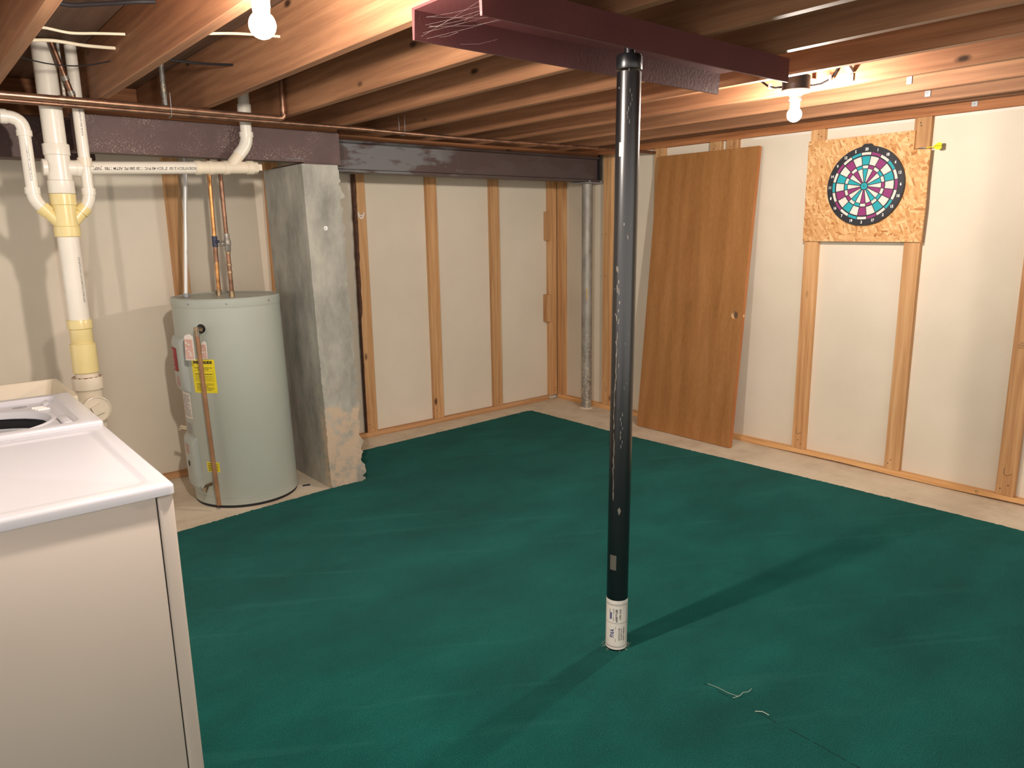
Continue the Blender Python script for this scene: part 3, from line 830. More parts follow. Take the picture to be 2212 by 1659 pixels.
# carpet -----------------------------------------------------------------
edge = [(-5.2, -1.05), (-4.6, -1.06), (-4.1, -1.03), (-3.604, -0.975), (-3.2226, -0.937), (-2.90, -0.915), (-2.7202, -0.900), (-2.4995, -0.906), (-2.490, -0.60), (-2.478, -0.34),
        (-2.2054, -0.325), (-1.6, -0.30), (-1.0, -0.27), (-0.66, -0.248), (-0.585, -0.245), (-0.545, -0.262), (-0.546, -0.60), (-0.546, -1.1428), (-0.50, -2.0), (-0.4835, -2.2552), (-0.4528, -2.8639), (-0.43, -3.4766), (-0.4248, -3.83), (-0.42, -5.0), (-0.42, -7.6), (-7.0, -7.6), (-7.0, -1.05)]
rr = random.Random(9); pts = []
for i, (a, b) in enumerate(zip(edge, edge[1:] + edge[:1])):
    L = math.hypot(b[0] - a[0], b[1] - a[1]); n = max(1, int(L / 0.012)) if i < 22 else 1
    for k in range(n):
        j = rr.gauss(0, 0.0022) if 0 < k else 0
        nx, ny = -(b[1] - a[1]) / L, (b[0] - a[0]) / L
        if rr.random() < 0.02: j += 0.006
        pts.append((a[0] + (b[0] - a[0]) * k / n + nx * j, a[1] + (b[1] - a[1]) * k / n + ny * j))
m = MB(); m.prism(pts, 0.0005, 0.007, lambda u, v, w_: (u, v, w_))
tag(m.done('carpet', 'carpet'), 'teal green cut pile carpet laid loose on the concrete floor', 'carpet')
m = MB()
m.tube([(-2.655, -3.56, 0.009), (-2.652, -3.60, 0.012), (-2.648, -3.64, 0.010), (-2.640, -3.668, 0.011)], 0.0006, 5)
m.tube([(-2.66, -3.66, 0.009), (-2.64, -3.672, 0.014), (-2.62, -3.672, 0.018), (-2.600, -3.68, 0.016), (-2.575, -3.675, 0.013)], 0.0008, 5)
tag(m.done('loose_thread', 'thread', origin=(-2.65, -3.63, 0.008)), 'pale curled loose thread on the carpet seam', 'thread')
m = MB(); m.tube([(-2.665, -3.745, 0.009), (-2.655, -3.765, 0.014), (-2.650, -3.785, 0.010)], 0.0012, 5)
tag(m.done('loose_thread', 'thread', origin=(-2.655, -3.765, 0.008)), 'short white thread on the carpet nearest the camera', 'thread')
m = MB(); rr = random.Random(4)
for k in range(34):
    a = rr.uniform(0, 2 * PI); r0 = PR + 0.001
    c = Vector((PX + r0 * math.cos(a), PY + r0 * math.sin(a), 0.007)); d = Vector((math.cos(a + rr.uniform(-.6, .6)), math.sin(a + rr.uniform(-.6, .6)), 0))
    m.tube([c, c + d * 0.006 + Vector((0, 0, 0.006)), c + d * rr.uniform(0.008, 0.016) + Vector((0, 0, 0.003))], 0.0004, 4)
tag(m.done('frayed_pile', 'thread', origin=(PX, PY, 0.007)), 'frayed white carpet threads round the foot of the pole', 'thread', kind='stuff')
m = MB(); m.prism([(0, 0), (0.045, -0.012), (0.052, 0.012), (0.008, 0.022)], 0.0005, 0.0015, lambda u, v, w_: (-2.822 + u, -0.735 + v, w_))
tag(m.done('tape_scrap', 'blue_chip', origin=(-2.8, -0.72, 0)), 'dark blue scrap of tape on the floor between heater and pillar', 'scrap')

# leaning door -----------------------------------------------------------
L_, Wd, Th = 2.032, 0.835, 0.035
t = thing('door_slab', (-0.262, -1.60, 0.0), 'unhung oak veneer door slab leaning against the right wall', 'door')
th = math.asin(0.187 / L_)
# local frame: e1 up along the slab, e2 across (-y), e3 outward (towards the room)
e1 = Vector((math.sin(th), 0, math.cos(th))); e3 = Vector((-math.cos(th), 0, math.sin(th)))
O_ = Vector((-0.262, -1.180, 0.0)) - e3 * 0.0
def dp(a, b, c): return O_ + Vector((0, -b, 0)) + e1 * a + e3 * (c - 0.0)
def door_shape():
    m = MB(); hole_a, hole_b, hr = 0.918, Wd - 0.060, 0.027
    n = 32
    circ = [(hole_a + hr * math.cos(2 * PI * i / n), hole_b + hr * math.sin(2 * PI * i / n)) for i in range(n)]
    # front and back face as a fan between circle and square frame around it
    s = 0.045
    sq = []
    for i in range(n):
        c, si = math.cos(2 * PI * i / n), math.sin(2 * PI * i / n); k = s / max(abs(c), abs(si)); sq.append((hole_a + c * k, hole_b + si * k))
    for cc in (0.0, -Th):
        P = [dp(a, b, cc) for a, b in circ] + [dp(a, b, cc) for a, b in sq]
        m.poly(P, [(i, (i + 1) % n, n + (i + 1) % n, n + i) for i in range(n)])
        A = [(0, hole_a - s), (hole_a - s, hole_a + s), (hole_a + s, L_)]; B = [(0, hole_b - s), (hole_b - s, hole_b + s), (hole_b + s, Wd)]
        for ia, (a0, a1) in enumerate(A):
            for ib, (c0, c1) in enumerate(B):
                if ia == 1 and ib == 1: continue
                m.poly([dp(a0, c0, cc), dp(a1, c0, cc), dp(a1, c1, cc), dp(a0, c1, cc)], [(0, 1, 2, 3)])
    return m, circ
m, circ = door_shape()
n = len(circ)
P0 = [(0, 0), (L_, 0), (L_, Wd), (0, Wd)]
for i in range(4):
    a, b = P0[i], P0[(i + 1) % 4]
    m.poly([dp(a[0], a[1], 0), dp(b[0], b[1], 0), dp(b[0], b[1], -Th), dp(a[0], a[1], -Th)], [(0, 1, 2, 3)])
bmesh.ops.remove_doubles(m.bm, verts=m.bm.verts, dist=0.0003)
# the bottom edge stands on the floor: shift so the lowest corner is at z = 0
minz = min(v.co.z for v in m.bm.verts)
for v in m.bm.verts: v.co.z -= minz
m.done('panel', 'door', t)
dz = Vector((0, 0, -minz))
m = MB(); m.poly([dp(a, b, 0) + dz for a, b in circ] + [dp(a, b, -Th) + dz for a, b in circ], [(i, (i + 1) % n, n + (i + 1) % n, n + i) for i in range(n)])
m.done('handle_hole', 'raw_core', t, smooth=True)
m = MB(); e = 0.0006
m.poly([dp(0.0, Wd + e, -0.001) + dz, dp(L_, Wd + e, -0.001) + dz, dp(L_, Wd + e, -Th + 0.001) + dz, dp(0, Wd + e, -Th + 0.001) + dz], [(0, 1, 2, 3)])
m.done('edge_strip', 'door_edge', t)
m = MB(); m.lathe([(0.011, 0), (0.011, 0.0015)], dp(0.918, Wd + 0.0005, -Th / 2) + dz, (0, -1, 0), 20); m.done('latch_hole', 'raw_core', t)

# OSB board, dartboard, dart ---------------------------------------------
m = MB()
o1 = [(-2.349, 1.412), (-2.349, 2.020), (-2.60, 2.021), (-2.982, 2.022), (-2.982, 1.917), (-3.071, 1.912), (-3.069, 1.75), (-3.072, 1.6), (-3.066, 1.407)]
m.prism(o1, -T - 0.0135, -T - 0.0005, lambda u, v, w_: (w_, u, v))
tag(m.done('osb_panel', 'osb', origin=(-T, -2.7, 1.41)), 'square chipboard panel with a notched corner screwed across two studs', 'panel')
DX, DYc, DZc, DR = -T - 0.0135, -2.7265, 1.7325, 0.228
t = thing('dartboard', (DX, DYc, DZc), 'round dartboard in teal, purple and white on the chipboard panel', 'dartboard')
m = MB(); out = []
for i in range(96):
    a = 2 * PI * i / 96 + PI / 2
    out.append((DR * math.cos(a), DR * math.sin(a)))
# tab on top
out = [p for p in out if not (p[1] > 0 and abs(p[0]) < 0.027)]
top = [(0.034, math.sqrt(DR**2 - 0.034**2) + 0.001), (0.024, 0.236), (0.018, 0.2405), (-0.018, 0.2405), (-0.024, 0.236), (-0.034, math.sqrt(DR**2 - 0.034**2) + 0.001)]
out.sort(key=lambda p: (math.atan2(p[1], p[0]) - PI / 2 - 0.01) % (2 * PI))
out = [p for p in out if not (p[1] > 0 and abs(p[0]) < 0.036)] + top
DT = 0.020
def dfn(u, v, w_): return (DX - w_, DYc - u, DZc + v)
m.prism(out, 0.0005, DT - 0.003, dfn)
m.prism([(u * 0.985, v * 0.985) for u, v in out], DT - 0.003, DT, dfn)
m.done('body', 'db_black', t)
segs = {'db_white': MB(), 'db_teal': MB(), 'db_purple': MB()}
def cell(k, r0, r1, colr):
    g = 0.0022
    a0 = PI / 2 - (k - 0.5) * PI / 10; a1 = PI / 2 - (k + 0.5) * PI / 10
    n = 6; P = []
    for r in (r0, r1):
        da = g / max(r, 0.012)
        for i in range(n + 1): a = (a0 - da) + (a1 + da - a0 + da) * i / n; P.append((r * math.cos(a), r * math.sin(a)))
    P3 = [dfn(u, v, DT + 0.0006) for u, v in P]
    segs[colr].poly(P3, [(i, i + 1, n + 2 + i, n + 1 + i) for i in range(n)])
nums = [20, 1, 18, 4, 13, 6, 10, 15, 2, 17, 3, 19, 7, 16, 8, 11, 14, 9, 12, 5]
for k in range(20):
    if k % 2 == 0: a, b = ('db_teal' if (k // 2) % 2 == 0 else 'db_purple'), 'db_white'
    else: a, b = 'db_white', ('db_purple' if ((k - 1) // 2) % 2 == 0 else 'db_teal')
    cell(k, 0.024, 0.430 * DR, a); cell(k, 0.446 * DR, 0.514 * DR, b); cell(k, 0.538 * DR, 0.745 * DR, a); cell(k, 0.780 * DR, 0.843 * DR, b)
for nm, mm in segs.items(): mm.done({'db_white': 'white_segments', 'db_teal': 'teal_segments', 'db_purple': 'purple_segments'}[nm], nm, t)
m = MB(); m.lathe([(0.019, 0), (0.019, 0.001), (0.0065, 0.001)], dfn(0, 0, DT), (-1, 0, 0), 32, cap=False); m.lathe([(0.0045, 0), (0, 0.0012)], dfn(0, 0, DT + 0.0005), (-1, 0, 0), 16); m.done('bullseye', 'db_teal', t)
for k, nn in enumerate(nums):
    a = PI / 2 - k * PI / 10; m = MB()
    text_on(m, str(nn), 0.0225, lambda x, y, a=a: dfn(0.918 * DR * math.cos(a) + x, 0.918 * DR * math.sin(a) + y, DT + 0.0007), sx=0.85, bold=0.0007)
    m.done('number', 'ink_white', t)
# dart lying in the notch, pointing at the board
t = thing('dart', (-0.056, -2.984, 1.922), 'yellow plastic dart stuck in the notch of the chipboard panel', 'dart')
da = Vector((-0.05, -1, 0.03)).normalized(); d0 = Vector((-0.046, -2.983, 1.921))
m = MB(); m.lathe([(0.0005, 0), (0.0012, 0.012), (0.0012, 0.02), (0.0032, 0.022), (0.0034, 0.062), (0.0022, 0.064)], d0, da, 12); m.done('barrel', 'steel_grey', t, smooth=True)
m = MB(); m.lathe([(0.0024, 0.063), (0.0024, 0.108)], d0, da, 10)
m.done('shaft', 'dart_yellow', t, smooth=True)
m = MB()
uu = da.orthogonal().normalized(); vv = da.cross(uu)
for k in range(4):
    d = (uu * math.cos(k * PI / 2 + 0.6) + vv * math.sin(k * PI / 2 + 0.6)); nrm = da.cross(d) * 0.0004
    pr = [(0.002, 0.100), (0.012, 0.112), (0.019, 0.120), (0.019, 0.138), (0.012, 0.146), (0.0015, 0.142)]
    P = [d0 + d * r + da * h + nrm for r, h in pr] + [d0 + d * r + da * h - nrm for r, h in pr]; n = len(pr)
    m.poly(P, [tuple(range(n)), tuple(range(2 * n - 1, n - 1, -1))] + [(i, (i + 1) % n, n + (i + 1) % n, n + i) for i in range(n)])
m.done('flight', 'dart_yellow', t)

# ------------------------------------------------------------------ lamps
def lamp(x, y, label, zt=2.085, box_h=0.055, boxr=0.058, glass='bulb'):
    t = thing('bulb_holder_lamp', (x, y, zt), label, 'lamp')
    m = MB(); m.lathe([(boxr, 0), (boxr, box_h), (boxr - 0.004, box_h + 0.003), (0, box_h + 0.003)], (x, y, zt + 0.0005), n=28); m.done('junction_box', 'black_plastic', t, smooth=True)
    m = MB(); m.lathe([(0.062, 0.0), (0.064, -0.004), (0.061, -0.009), (0.042, -0.013), (0.026, -0.020), (0.024, -0.034), (0.0255, -0.035), (0.0255, -0.041), (0.0225, -0.042), (0.0, -0.042)], (x, y, zt), n=40)
    m.done('socket', 'porcelain', t, smooth=True)
    m = MB(); m.lathe([(0.0, -0.043), (0.0205, -0.043), (0.0205, -0.060), (0.0, -0.060)], (x, y, zt), n=28)
    m.done('bulb_base', 'porcelain', t, smooth=True)
    m = MB()
    prof = [(0.0195, -0.0605)] + [(0.0305 * math.sin(a), -0.100 + 0.0305 * math.cos(a)) for a in [0.65 + (PI - 0.65) * i / 12 for i in range(13)]]
    prof[-1] = (0, prof[-1][1]); m.lathe(prof, (x, y, zt), n=32)
    b = tag(m.done('bulb', glass, t, smooth=True), 'glowing white bulb')
    return t
lamp(-3.826, -3.085, 'lit bare bulb in a white porcelain holder near the upper left')
lamp(-1.436, -3.045, 'lit bare bulb hanging from a black round box at the right', glass='bulb_dim')
# mounting bars of the boxes, cables and clips
for x0, x1, xc, yc, lab in ((-1.659, -1.291, -1.436, -3.045, 'metal bar between two joists carrying the right lamp'), (-4.132, -3.771, -3.826, -3.085, 'metal bar between two joists carrying the left lamp')):
    m = MB(); m.box(x0, x1, yc - 0.01, yc + 0.01, 2.1435, 2.147); tag(m.done('hanger_bar', 'zinc', origin=(xc, yc, 2.1435)), lab, 'bar')
t = thing('lamp_cable', (-1.47, -2.93, 2.12), 'dark cable running from the right lamp box to the left', 'cable')
m = MB(); m.tube([(-1.46, -2.86, 2.17), (-1.455, -2.89, 2.142), (-1.45, -2.915, 2.122), (-1.445, -2.95, 2.108), (-1.440, -2.993, 2.108)], 0.0045, 8); m.done('sheath', 'cable_dark', t, smooth=True)
m = MB(); m.box(-1.458, -1.438, -2.930, -2.922, 2.108, 2.130, 0.001, 1); m.done('clip', 'white_plastic', t)
t = thing('lamp_cable', (-1.33, -3.12, 2.13), 'dark cable running from the right lamp box to the zinc strap', 'cable')
m = MB(); m.tube([(-1.388, -3.055, 2.112), (-1.35, -3.075, 2.110), (-1.325, -3.10, 2.116), (-1.310, -3.13, 2.132), (-1.300, -3.15, 2.155), (-1.298, -3.165, 2.20)], 0.0045, 8); m.done('sheath', 'cable_dark', t, smooth=True)
m = MB(); m.box(-1.318, -1.298, -3.138, -3.130, 2.126, 2.148, 0.001, 1); m.done('clip', 'white_plastic', t)

# ------------------------------------------------------------------ plumbing
YP = -0.955
t = thing('drain_stack', (-3.928, YP, 0), 'white and yellowed plastic drain stack with side pipes beside the washing machine', 'drain pipe')
sx_ = -3.928
def ring_part(name, mat, prof, par=t, base=(sx_, YP, 0), axis=(0, 0, 1)):
    m = MB(); m.lathe(prof, base, axis, 40); return m.done(name, mat, par, smooth=True, angle=30)
ring_part('upper_pipe', 'pvc', [(0.0445, 1.90), (0.0445, 2.335)])
ring_part('upper_tee', 'pvc', [(0.052, 1.915), (0.053, 1.912), (0.053, 1.870), (0.049, 1.866), (0.049, 1.762), (0.053, 1.758), (0.053, 1.708), (0.051, 1.703)])
ring_part('tee_branch', 'pvc', [(0.035, 0.03), (0.035, 0.066), (0.037, 0.067), (0.037, 0.085), (0.033, 0.086)], base=(sx_, YP, 1.815), axis=(1, 0, 0.0))
ring_part('tee_plug', 'pvc', [(0.036, 0.045), (0.036, 0.062), (0.03, 0.064), (0.0, 0.064)], base=(sx_, YP, 1.815), axis=(-1, 0, 0.0))
ring_part('double_wye', 'pvc_yellow', [(0.050, 1.702), (0.0525, 1.700), (0.0525, 1.655), (0.049, 1.651), (0.049, 1.562), (0.053, 1.558), (0.053, 1.516), (0.051, 1.514)])
ring_part('middle_pipe', 'pvc', [(0.0445, 1.135), (0.0445, 1.516)])
ring_part('lower_coupling', 'pvc_yellow', [(0.0510, 1.138), (0.0520, 1.136), (0.0520, 1.098), (0.0470, 1.094), (0.0470, 1.030), (0.0465, 1.029), (0.0465, 1.027), (0.0545, 1.026), (0.0545, 0.892), (0.051, 0.888)])
ring_part('short_neck', 'pvc_old', [(0.0485, 0.862), (0.0485, 0.89)])
hub = ring_part('cleanout_tee', 'pvc_old', [(0.058, 0.868), (0.0625, 0.868), (0.0645, 0.862), (0.0645, 0.812), (0.058, 0.806), (0.056, 0.80), (0.056, 0.66), (0.0575, 0.655), (0.0575, 0.62), (0.0495, 0.616), (0.0495, 0.002)])
ring_part('rust_ring', 'rust', [(0.0555, 0.8675), (0.0555, 0.8705), (0.0635, 0.8705), (0.0635, 0.8675)], par=t)
cdir = Vector((0.10, -0.99, 0)).normalized(); cb = (sx_, YP, 0.722)
ring_part('cleanout_opening', 'pvc_old', [(0.053, 0.02), (0.056, 0.070), (0.062, 0.072), (0.062, 0.086), (0.0575, 0.088), (0.0565, 0.0835), (0.0, 0.0835)], base=cb, axis=cdir)
m = MB(); uu = Vector((0, 0, 1)); vv = cdir.cross(uu)
aa = 0.35; e_1 = uu * math.cos(aa) + vv * math.sin(aa); e_2 = vv * math.cos(aa) - uu * math.sin(aa)
bc = Vector(cb)
m.prism([(-0.0235, -0.0235), (0.0235, -0.0235), (0.021, 0.021), (-0.021, 0.021)], 0.082, 0.097, lambda u, v, w_: bc + cdir * w_ + e_1 * u + e_2 * v)
m.done('cleanout_plug', 'pvc_old', t)
# branches of the wye
def wye_branch(sign, x_top):
    m = MB()
    m.cyl((sx_ + sign * 0.020, YP, 1.568), (sx_ + sign * 0.078, YP, 1.636), 0.0265, n=28)
    m.cyl((sx_ + sign * 0.064, YP, 1.620), (sx_ + sign * 0.086, YP, 1.6455), 0.0315, n=28)
    m.done('wye_branch', 'pvc_yellow', t, smooth=True, angle=30)
wye_branch(-1, 0); wye_branch(1, 0)
def fitting(mb_, a, b, r): mb_.cyl(a, b, r, n=28)
# left branch pipe
xl = sx_ - 0.112
t2 = t
m = MB(); m.tube([(sx_ - 0.080, YP, 1.6385)] + arc((sx_ - 0.083, YP, 1.642), (xl, YP, 1.672), (xl, YP, 1.712)), 0.0268, 24); m.cyl((xl, YP, 1.700), (xl, YP, 1.728), 0.030); m.done('lower_elbow', 'pvc', t2, smooth=True, angle=35)
m = MB(); m.cyl((xl, YP, 1.726), (xl, YP, 1.962), 0.0242); m.done('vertical_pipe', 'pvc', t2, smooth=True)
m = MB(); m.cyl((xl, YP, 1.942), (xl, YP, 1.966), 0.030); m.tube(arc((xl, YP, 1.964), (xl, YP, 2.019), (xl - 0.060, YP, 2.019), 8), 0.0268, 24); m.cyl((xl - 0.056, YP, 2.019), (xl - 0.080, YP, 2.019), 0.030); m.done('upper_elbow', 'pvc', t2, smooth=True, angle=35)
m = MB(); m.cyl((xl - 0.078, YP, 2.019), (-5.2, YP, 2.03), 0.0242); m.done('horizontal_pipe', 'pvc', t2, smooth=True)
# right branch pipe
xr = sx_ + 0.106
t3 = t
m = MB(); m.tube([(sx_ + 0.080, YP, 1.6385)] + arc((sx_ + 0.083, YP, 1.642), (xr, YP, 1.672), (xr, YP, 1.712)), 0.0268, 24); m.cyl((xr, YP, 1.700), (xr, YP, 1.728), 0.030); m.done('lower_elbow', 'pvc', t3, smooth=True, angle=35)
m = MB(); m.cyl((xr, YP, 1.726), (xr, YP, 2.335), 0.0242); m.done('vertical_pipe', 'pvc', t3, smooth=True)
m = MB(); m.cyl((xr, YP, 1.822), (xr, YP, 1.862), 0.030); m.done('coupling', 'pvc_old', t3, smooth=True)

# horizontal drain with wye and riser (passes behind the right vent pipe)
YH = -0.940
t4 = t
def hz(x): return 1.818 + (x + 3.86) * 0.040
m = MB(); m.tube([(-3.850, YP, hz(-3.850)), (-3.80, YH, hz(-3.80)), (-3.3, YH, hz(-3.3))], 0.0295, 28); m.done('horizontal_pipe', 'pvc', t4, smooth=True)
m = MB()
m.cyl((-3.31, YH, hz(-3.31)), (-3.19, YH, hz(-3.19)), 0.0315); m.done('coupling_sleeve', 'pvc_old', t4, smooth=True, angle=30)
for a, b, r in ((-3.335, -3.310, 0.0345), (-3.275, -3.250, 0.0345), (-3.195, -3.170, 0.0345)):
    m = MB(); m.cyl((a, YH, hz(a)), (b, YH, hz(b)), r); m.done('coupling_ring', 'pvc_old', t4, smooth=True, angle=30)
m = MB(); m.cyl((-3.185, YH, hz(-3.185)), (-3.06, YH, hz(-3.06)), 0.0305)
m.cyl((-3.075, YH, hz(-3.075)), (-3.045, YH, hz(-3.045)), 0.0345)
m.tube([(-3.165, YH, hz(-3.165)), (-3.105, YH, 1.918)], 0.0285, 24)
m.done('wye', 'pvc_old', t4, smooth=True, angle=30)
m = MB(); m.lathe([(0.0305, 0), (0.0305, 0.022), (0.027, 0.023), (0.0, 0.023)], (-3.045, YH, hz(-3.045)), (1, 0, 0.04), 8)
m.box(-3.024, -3.000, YH - 0.016, YH + 0.016, hz(-3.01) - 0.016, hz(-3.01) + 0.016, 0.002, 1); m.done('end_plug', 'pvc_old', t4)
m = MB(); m.tube([(-3.115, YH, 1.907), (-3.100, YH, 1.924)] + arc((-3.095, YH, 1.930), (-3.066, YH, 1.962), (-3.064, YH, 2.005)), 0.0305, 24); m.cyl((-3.064, YH, 2.000), (-3.064, YH, 2.024), 0.0345); m.done('elbow', 'pvc', t4, smooth=True, angle=35)
m = MB(); m.cyl((-3.064, YH, 2.022), (-3.064, YH, 2.335), 0.0285); m.cyl((-3.064, YH, 2.12), (-3.064, YH, 2.16), 0.034); m.done('riser', 'pvc', t4, smooth=True, angle=30)
# printing on the pipes (upside down on the horizontal one)
m = MB()
def hfn(x, y):
    xx = -3.560 - x; a = -0.15 - y / 0.0295      # upside down
    c = Vector((xx, YH, hz(xx)))
    return c + Vector((0, -math.cos(a), math.sin(a))) * 0.0299 + Vector((0, 0, -0.0))
text_on(m, '2 ROBINTECH 2103  2" SCH 40 PVC 1120 280 PSI ASTM 1785  [NSF]', 0.0175, hfn, sx=0.92, bold=0.0003)
m.done('printing', 'ink_black', t4)
def vprint(par, cx, cy, r, z0, body, size, a0, sx=0.8):
    m = MB()
    def f_(x, y):
        a = a0 + y / r
        return Vector((cx + (r + 0.0004) * math.cos(a), cy + (r + 0.0004) * math.sin(a), z0 - x))
    text_on(m, body, size, f_, sx=sx, bold=0.0002); m.done('printing', 'ink_grey', par)
va = math.atan2(CP.y - YP, CP.x - sx_)
vprint(t2, xl, YP, 0.0242, 1.83, '1 1/2" ROBINTECH PVC 1120 ASTM D1785 SCH 40', 0.011, va + 0.1, 0.62)
vprint(t3, xr, YP, 0.0242, 2.02, '1 1/2" ROBINTECH PVC ASTM 1785 SCH 40', 0.011, va + 0.15, 0.62)
vprint(t, sx_, YP, 0.0445, 1.32, 'SCH 40 PVC-DWV 2103 ROBINTECH ASTM D2665', 0.013, va + 0.75, 0.72)

# copper mains under the joists
YC = -1.115
t = thing('copper_pipe', (-2.5, YC + 0.03, 2.065), 'long copper water pipe hung under the joists across the whole room', 'pipe')
P = [(-5.2, YC + 0.030, 2.066), (-4.1, YC + 0.030, 2.066), (-3.4, YC + 0.030, 2.064), (-2.93, YC + 0.026, 2.064), (-2.55, YC + 0.01, 2.0625), (-2.26, YC, 2.0575), (-1.82, YC, 2.0535), (-1.14, YC, 2.058), (-0.5, YC, 2.061), (-0.04, YC, 2.062)]
m = MB(); m.tube(P, 0.0112, 16); m.done('tube', 'copper_dark', t, smooth=True)
t = thing('copper_pipe', (-3.5, YC, 2.082), 'thick copper water pipe ending in an elbow left of the pillar top', 'pipe')
m = MB(); m.tube([(-5.2, YC, 2.0835), (-3.9, YC, 2.083), (-2.965, YC, 2.0805)] + arc((-2.96, YC, 2.0805), (-2.932, YC, 2.0805), (-2.932, YC, 2.108)) + [(-2.932, YC, 2.30)], 0.0140, 20); m.done('tube', 'copper', t, smooth=True)
for xx in (-3.92, -3.81):
    m = MB(); m.cyl((xx, YC, 2.083), (xx + 0.022, YC, 2.083), 0.0160); m.done('coupling', 'copper', t, smooth=True, angle=30)
m = MB(); m.cyl((-2.932, YC, 2.112), (-2.932, YC, 2.138), 0.0170); m.done('coupling', 'copper', t, smooth=True, angle=30)
for hx, lab in ((-3.475, 'wire hanger of the copper pipe left of the riser'), (-2.23, 'wire hanger of the copper pipe above the long grey beam')):
    mm = MB(); mm.tube([(hx, YC - 0.017, 2.15), (hx, YC - 0.017, 2.076), (hx, YC - 0.004, 2.045 if hx > -3 else 2.046), (hx, YC + 0.028, 2.045), (hx, YC + 0.045, 2.062), (hx, YC + 0.045, 2.15)], 0.0013, 6)
    tag(mm.done('pipe_hanger', 'zinc', origin=(hx, YC, 2.10)), lab, 'hanger')
# pipes that vanish upward between the joists
def riser(x, y, z0, r, mat, label, top=2.335, fx=0.0):
    t_ = thing('water_riser', (x, y, z0), label, 'pipe')
    m = MB(); m.cyl((x, y, z0), (x + fx, y, top), r, n=16); m.done('tube', mat, t_, smooth=True)
    for f0 in (0.04, 0.30):
        m = MB(); h = top - z0; m.cyl((x + fx * f0, y, z0 + h * f0), (x + fx * (f0 + 0.08), y, z0 + h * (f0 + 0.08)), r * 1.3, n=16); m.done('coupling', 'solder', t_, smooth=True, angle=30)
riser(-3.848, -1.03, 2.105, 0.011, 'copper_dark', 'tarnished copper pipe slanting up between the stack and the narrow vent pipe', fx=-0.06)
riser(-3.722, -0.97, 2.105, 0.011, 'copper', 'copper riser with soldered collars just right of the narrow vent pipe')
riser(-3.405, -0.80, 2.13, 0.012, 'galv', 'grey riser seen between two joists left of the bulb')
m = MB(); m.box(-3.880, -3.868, -0.99, -0.978, 2.09, 2.335, 0.002, 1)
tag(m.done('conduit_strip', 'galv', origin=(-3.874, -0.985, 2.09)), 'narrow grey strip rising tight beside the drain stack', 'conduit')

# cables in the bay above the washer
def cable(pts, r, mat, label):
    m = MB(); P = [Vector(p) for p in pts]; Q = []
    for i in range(len(P) - 1):
        a = P[max(i - 1, 0)]; b = P[i]; c = P[i + 1]; d = P[min(i + 2, len(P) - 1)]
        for k in range(5):
            t = k / 5; Q.append(0.5 * ((2 * b) + (c - a) * t + (2 * a - 5 * b + 4 * c - d) * t * t + (3 * b - a - 3 * c + d) * t ** 3))
    Q.append(P[-1]); m.tube(Q, r, 8)
    return tag(m.done('cable', mat, origin=P[0], smooth=True), label, 'cable')
cable([(-4.132, -1.62, 2.235), (-4.04, -1.655, 2.238), (-3.95, -1.655, 2.232), (-3.86, -1.67, 2.240), (-3.772, -1.68, 2.248)], 0.0050, 'cable', 'upper cream cable crossing the joist bay above the washer')
cable([(-4.132, -1.50, 2.215), (-4.05, -1.52, 2.220), (-3.98, -1.535, 2.224), (-3.89, -1.53, 2.222), (-3.82, -1.52, 2.226), (-3.772, -1.508, 2.231)], 0.0062, 'cable', 'lower cream cable crossing the joist bay above the washer')
cable([(-4.132, -2.00, 2.29), (-4.03, -1.98, 2.245), (-3.93, -2.02, 2.25), (-3.83, -2.08, 2.26), (-3.772, -2.09, 2.268)], 0.0075, 'cable_dark', 'dark grey cable crossing the joist bay beside the left bulb')
cable([(-4.132, -1.40, 2.19), (-4.00, -1.41, 2.165), (-3.88, -1.42, 2.168), (-3.772, -1.41, 2.20)], 0.0025, 'cable_dark', 'thin black wire sagging in front of the drain stack top')
cable([(-3.730, -1.55, 2.22), (-3.62, -1.56, 2.205), (-3.48, -1.57, 2.20), (-3.331, -1.55, 2.215)], 0.005, 'cable_dark', 'dark wire in the joist bay behind the left bulb')
cable([(-3.730, -1.95, 2.23), (-3.62, -1.98, 2.215), (-3.48, -2.02, 2.225), (-3.331, -2.05, 2.23)], 0.005, 'cable', 'pale cable in the joist bay behind the left bulb')

# ------------------------------------------------------------------ water heater
HX, HY, HR, HH = -3.10, -0.58, 0.29, 1.18
SX, SY = -0.0154, 0.0128          # very slight lean
def hfr(a_deg, z, r=HR):
    a = math.radians(a_deg)
    return Vector((HX + SX * z + r * math.cos(a), HY + SY * z + r * math.sin(a), z))
t = thing('water_heater', (HX, HY, 0.0), 'grey green electric water heater tank beside the concrete pillar', 'water heater')
def htank(prof, name, mat, n=96):
    m = MB(); rings = []
    for r, z in prof:
        if r < 1e-5: rings.append([m.bm.verts.new(hfr(0, z, 0))])
        else: rings.append([m.bm.verts.new(hfr(360 * i / n, z, r)) for i in range(n)])
    for A, B in zip(rings, rings[1:]):
        for i in range(n):
            j = (i + 1) % n
            if len(B) == 1: m.bm.faces.new([A[i], A[j], B[0]])
            elif len(A) == 1: m.bm.faces.new([A[0], B[j], B[i]])
            else: m.bm.faces.new([A[i], A[j], B[j], B[i]])
    return m.done(name, mat, t, smooth=True, angle=30)
htank([(0, 0.012), (HR - 0.012, 0.012), (HR - 0.002, 0.016), (HR, 0.03), (HR, 1.136)], 'tank', 'tank')
htank([(HR + 0.0025, 1.128), (HR + 0.003, 1.13), (HR + 0.003, 1.168), (HR - 0.002, 1.176), (HR - 0.02, 1.178), (HR - 0.026, 1.172), (0, 1.176)], 'top_lid', 'tank')
htank([(HR - 0.02, 0.0), (HR - 0.005, 0.0), (HR - 0.005, 0.013), (HR - 0.02, 0.013)], 'base_ring', 'gap_black')
